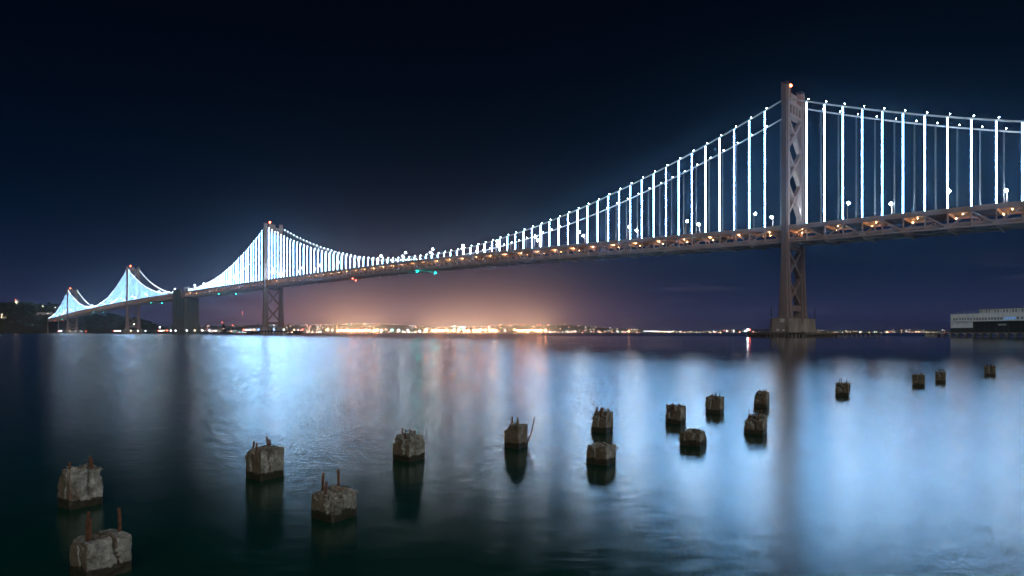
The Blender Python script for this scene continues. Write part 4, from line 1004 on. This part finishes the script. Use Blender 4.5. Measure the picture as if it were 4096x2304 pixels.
def gantry(x, Y, ang, label, h=62.0, flip=1, mat='crane', lamp=True):
    b0 = Vector(((x - PW / 2) * Y / FOC, Y, 2.2)); root = thing('gantry_crane', label, 'crane', b0, 'ship-to-shore cranes of the far port')
    m = MB(); w_ = 11.0
    for dx in (-w_, w_):
        for dy in (-9, 9): m.beam(b0 + Vector((dx, dy, 0)), b0 + Vector((dx * .85, dy, h * .62)), 2.2, 2.2)
    build(m, 'legs', mat, b0, root)
    m = MB()
    for dx in (-w_, w_): m.beam(b0 + Vector((dx * .92, -9, h * .3)), b0 + Vector((dx * .92, 9, h * .3)), 1.8, 1.8)
    for dy in (-9, 9): m.beam(b0 + Vector((-w_ * .9, dy, h * .34)), b0 + Vector((w_ * .9, dy, h * .34)), 1.9, 1.9)
    m.beam(b0 + Vector((-w_ * 1.0, 0, h * .62)), b0 + Vector((w_ * 1.0, 0, h * .62)), 3, 2.5); m.beam(b0 + Vector((-flip * 34, 0, h * .64)), b0 + Vector((flip * w_, 0, h * .64)), 2.6, 2.6)
    m.box(b0 + Vector((-flip * 14, 0, h * .70)), (7, 4, 2.6)); build(m, 'portal_frame', mat, b0, root)
    apex = b0 + Vector((flip * w_ * .6, 0, h * .98)); m = MB()
    m.beam(b0 + Vector((flip * w_ * .85, 0, h * .62)), apex, 2.0, 2.0); m.beam(b0 + Vector((-flip * w_ * .85, 0, h * .62)), apex, 1.6, 1.6); m.beam(b0 + Vector((-flip * 33, 0, h * .64)), apex, 1.0, 1.0); build(m, 'apex_frame', mat, b0, root)
    tip = b0 + Vector((flip * (w_ + 52 * cos(ang)), 0, h * .64 + 52 * sin(ang))); m = MB()
    m.beam(b0 + Vector((flip * w_, 0, h * .64)), tip, 2.6, 2.8); m.beam(apex, tip.lerp(b0 + Vector((flip * w_, 0, h * .64)), .35), .8, .8); build(m, 'boom', mat, b0, root)
    if lamp:
        m = MB(); m.octa(tip + Vector((0, 0, 2)), 2.0); build(m, 'tip_lamp', 'red_nav' if ang > .3 else 'dock_warm', tip, root)
CR = [(1222, 6150, .9, 1, 52), (1236, 6180, .0, -1, 50), (1262, 6120, .05, -1, 54), (1303, 6040, .85, -1, 66), (1322, 6040, .05, 1, 64), (1340, 6060, .05, -1, 62), (1362, 6070, .0, 1, 66), (1428, 6150, .6, 1, 50), (1945, 6110, .85, 1, 56), (2018, 6040, .7, 1, 62), (2040, 6050, .05, -1, 60), (2066, 6040, .78, 1, 58), (2080, 6060, .85, 1, 56), (2130, 6050, .8, 1, 56), (2142, 6040, .75, 1, 60), (2172, 6050, .8, 1, 58), (2215, 6090, .1, 1, 48)]
for i, (x, Y, an, fl, hh) in enumerate(CR):
    gantry(x, Y, an, '%s container crane of the far port, %s counted from the left' % ('raised boom' if an > .4 else 'level boom', ordn(i)), hh, fl)
def ship(x0, x1, Y, name, label, deckh, hullmat, house, stacks):
    a_, b_ = (x0 - PW / 2) * Y / FOC, (x1 - PW / 2) * Y / FOC; L = b_ - a_; root = thing(name, label, 'ship', ((a_ + b_) / 2, Y, 0)); m = MB(); rings = []
    for t, hw, up in ((0, .5, 1.12), (.06, 7, 1.05), (.18, 14, 1), (.85, 14, 1), (1, 11, 1)):
        X = a_ + L * t; xb = X + (L * .05 if t < .05 else 0)
        rings.append([Vector((xb, Y - hw * .7, -3)), Vector((xb, Y + hw * .7, -3)), Vector((X, Y + hw, deckh * up)), Vector((X, Y - hw, deckh * up))])
    m.loft(rings); build(m, 'hull', hullmat, ((a_ + b_) / 2, Y, 0), root)
    hx = a_ + L * house; m = MB(); m.box((hx, Y, deckh + 11), (6, 12, 11)); m.box((hx, Y, deckh + 23.2), (4.5, 15, 1.2)); m.beam((hx, Y, deckh + 24.5), (hx, Y, deckh + 34), 1, 1); hs_ = build(m, 'deckhouse', 'trim', (hx, Y, deckh), root)
    m = MB()
    for q in range(3): m.box((hx, Y - 12.1, deckh + 5 + q * 6), (5, .1, .8))
    build(m, 'lit_windows', 'city_white', (hx, Y - 12, deckh), hs_)
    for i in range(stacks):
        X = a_ + L * (.14 + .76 * i / stacks)
        if abs(X - hx) < 12: continue
        m = MB(); m.box((X, Y, deckh + 5.5), (L * .3 / stacks, 12, 5.4)); build(m, 'container_stack', ['hull', 'hull_dark', 'rust', 'trim'][i % 4], (X, Y, deckh), root)
ship(1284, 1346, 5900, 'container_ship', 'blue hulled container ship at the left end of the port', 16, 'hull', .75, 6)
ship(1990, 2074, 5920, 'container_ship', 'dark container ship below the cranes right of centre', 13, 'hull_dark', .35, 9)
ship(2884, 2920, 5930, 'moored_ship', 'small moored ship beside the orange lamp left of the nearest tower', 8, 'hull_dark', .6, 0)
ship(2962, 3000, 5935, 'moored_ship', 'small lit moored ship closest to the nearest tower', 8, 'hull_dark', .4, 0)
ship(2918, 2948, 5940, 'moored_ship', 'middle one of three small moored ships left of the nearest tower', 7, 'hull', .5, 0)
# low sheds and office blocks behind the quay
for i, (x0, x1, y0, Y, mt, lb) in enumerate(((1812, 1824, 1304, 8200, 'city_teal', 'office block with a teal lit crown, left of centre'), (1838, 1862, 1307, 8300, 'city_teal', 'wide office block with teal lit windows behind the port'), (1952, 1960, 1306, 8200, 'city_white', 'small white lit block beside a dark boom'), (2000, 2006, 1298, 8400, 'city_warm', 'slim town hall like tower with a lit top'), (1562, 1574, 1317, 7200, 'city_teal', 'block with teal windows between the warm port lamps'), (1594, 1600, 1320, 7200, 'city_white', 'low white lit block in the middle of the port'), (2570, 2640, 1324, 6700, 'city_white', 'long low warehouse with a lit strip of windows'), (2595, 2700, 1325, 6500, 'city_warm', 'long dark warehouse right of the port'))):
    a_, b_ = px(x0, y0, Y), px(x1, y0, Y); root = thing('office_block' if i < 6 else 'warehouse', lb, 'building', ((a_.x + b_.x) / 2, Y, 0)); hw = (b_.x - a_.x) / 2
    m = MB(); m.box(((a_.x + b_.x) / 2, Y + 10, a_.z / 2), (hw, 10, a_.z / 2)); build(m, 'walls', 'hull_dark', ((a_.x + b_.x) / 2, Y, 0), root)
    m = MB(); m.box(((a_.x + b_.x) / 2, Y - .2, a_.z - (3.4 if i < 6 else 2.2)), (hw * .9, .12, 2.2 if i < 6 else .8)); m.box(((a_.x + b_.x) / 2, Y - .2, a_.z * .62), (hw * .85, .12, 1.4 if i < 6 else .3)); build(m, 'lit_windows', mt, ((a_.x + b_.x) / 2, Y, 0), root)
# dredging barge in front of the far lights
Y = 1500.0
def q_(x, y): return px(x, y, Y)
root = thing('dredge_barge', 'black crane barge with a sloping boom left of the second tower', 'barge', (q_(905, 1331).x, Y, 0))
m = MB(); m.box((q_(906, 1331).x, Y, 1.5), (13, 7, 3.0)); m.box((q_(900, 1331).x, Y, 7.5), (5, 4, 3.0)); build(m, 'hull', 'black_steel', (q_(906, 1331).x, Y, 0), root)
m = MB(); m.beam(q_(888, 1322), q_(893, 1297), 1.6, 1.6); m.beam(q_(901, 1322), q_(894, 1297), 1.6, 1.6); m.beam(q_(890, 1310), q_(899, 1310), 1.2, 1.2); m.beam(q_(893, 1297), q_(910, 1318), .8, .8); build(m, 'a_frame', 'black_steel', q_(893, 1310), root)
m = MB(); m.beam(q_(900, 1321), q_(928, 1305), 2.4, 2.4); m.beam(q_(893, 1297), q_(928, 1305), .5, .5); build(m, 'boom', 'black_steel', q_(912, 1312), root)
m = MB()
for x in (916, 930): m.beam(q_(x, 1331), q_(x, 1310), .9, .9)
for y in (1313, 1320): m.beam(q_(916, y), q_(930, y), .7, .7)
m.beam(q_(916, 1320), q_(930, 1312), .5, .5); build(m, 'gantry_frame', 'black_steel', q_(922, 1325), root)
for x, y in ((889, 1290), (930, 1301)):
    m = MB(); c = q_(x, y); m.octa(c, .9); build(m, 'mast_lamp', 'red_nav', c, root)
    m = MB(); m.beam(c, c - Vector((0, 0, 4)), .25, .25); build(m, 'lamp_post', 'black_steel', c, root)
# radio mast with red lights on the ridge
Y = 10500; root = thing('radio_mast', 'tall radio mast with three red lights on the far ridge', 'mast', px(968, 1285, Y))
m = MB(); m.beam(px(969.5, 1290, Y), px(969.5, 1246, Y), 3.0, 3.0); build(m, 'lattice', 'steel', px(968, 1285, Y), root)
for y in (1247, 1252, 1257):
    m = MB(); m.octa(px(969.5, y, Y - 4), 5.5); build(m, 'mast_light', 'city_red', px(969.5, y, Y), root)
# uncountable house lights on the hills and along the shore
cm = MB(); mats = ['city_warm', 'city_white', 'city_red', 'city_teal']; r2 = random.Random(9)
def pick(): q = r2.random(); return 0 if q < .52 else 1 if q < .80 else 2 if q < .92 else 3
n_ = 0; tries = 0
while n_ < 620 and tries < 60000:
    tries += 1
    Y = r2.uniform(9300, 12400); xp = r2.uniform(760, 3790) if r2.random() < .35 else r2.gauss(1500, 420); X = (xp - PW / 2) * Y / FOC
    dn = noise.noise(Vector((X * .0016, Y * .0022, 7))) + .35 * noise.noise(Vector((X * .006, Y * .008, 1)))
    if dn < .02: continue
    cm.octa((X, Y, hills_h(X, Y) + 7), r2.choice((3.0, 3.4, 4.0, 4.6, 6.2))*0.9, pick()); n_ += 1
for i in range(330):
    xp = r2.uniform(690, 1260) if i < 120 else r2.uniform(1200, 2300) if i < 190 else r2.uniform(2250, 3790)
    Y = r2.uniform(6060, 7800); y = 1331 - abs(r2.gauss(0, 4.5 if xp < 1300 else 2.2)) - 1.0; c = px(xp, y, Y)
    cm.octa(c, r2.choice((2.4, 3.0, 3.6, 5.0)) * (1.1 if xp < 1300 else .9), pick())
tag(build(cm, 'city_lights', mats, (0, 9000, 0)), 'scattered tiny lights of houses on the far hills and shore', 'city lights', kind='stuff')

# ------------------------------------------------------------------ night haze over the bay
k = NT('bay_haze'); pv = k.n('ShaderNodeVolumePrincipled')
pv.inputs['Color'].default_value = (0.50, 0.76, 1.0, 1); pv.inputs['Density'].default_value = 6.5e-5; pv.inputs['Anisotropy'].default_value = 0.94
k.l(pv.outputs[0], k.out.inputs['Volume']); MAT['haze'] = k.m
m = MB(); m.box((1000, 9970, 148), (29000, 10030, 155)); hz = build(m, 'haze', 'haze'); tag(hz, 'thin night haze over the bay', 'haze', kind='stuff')
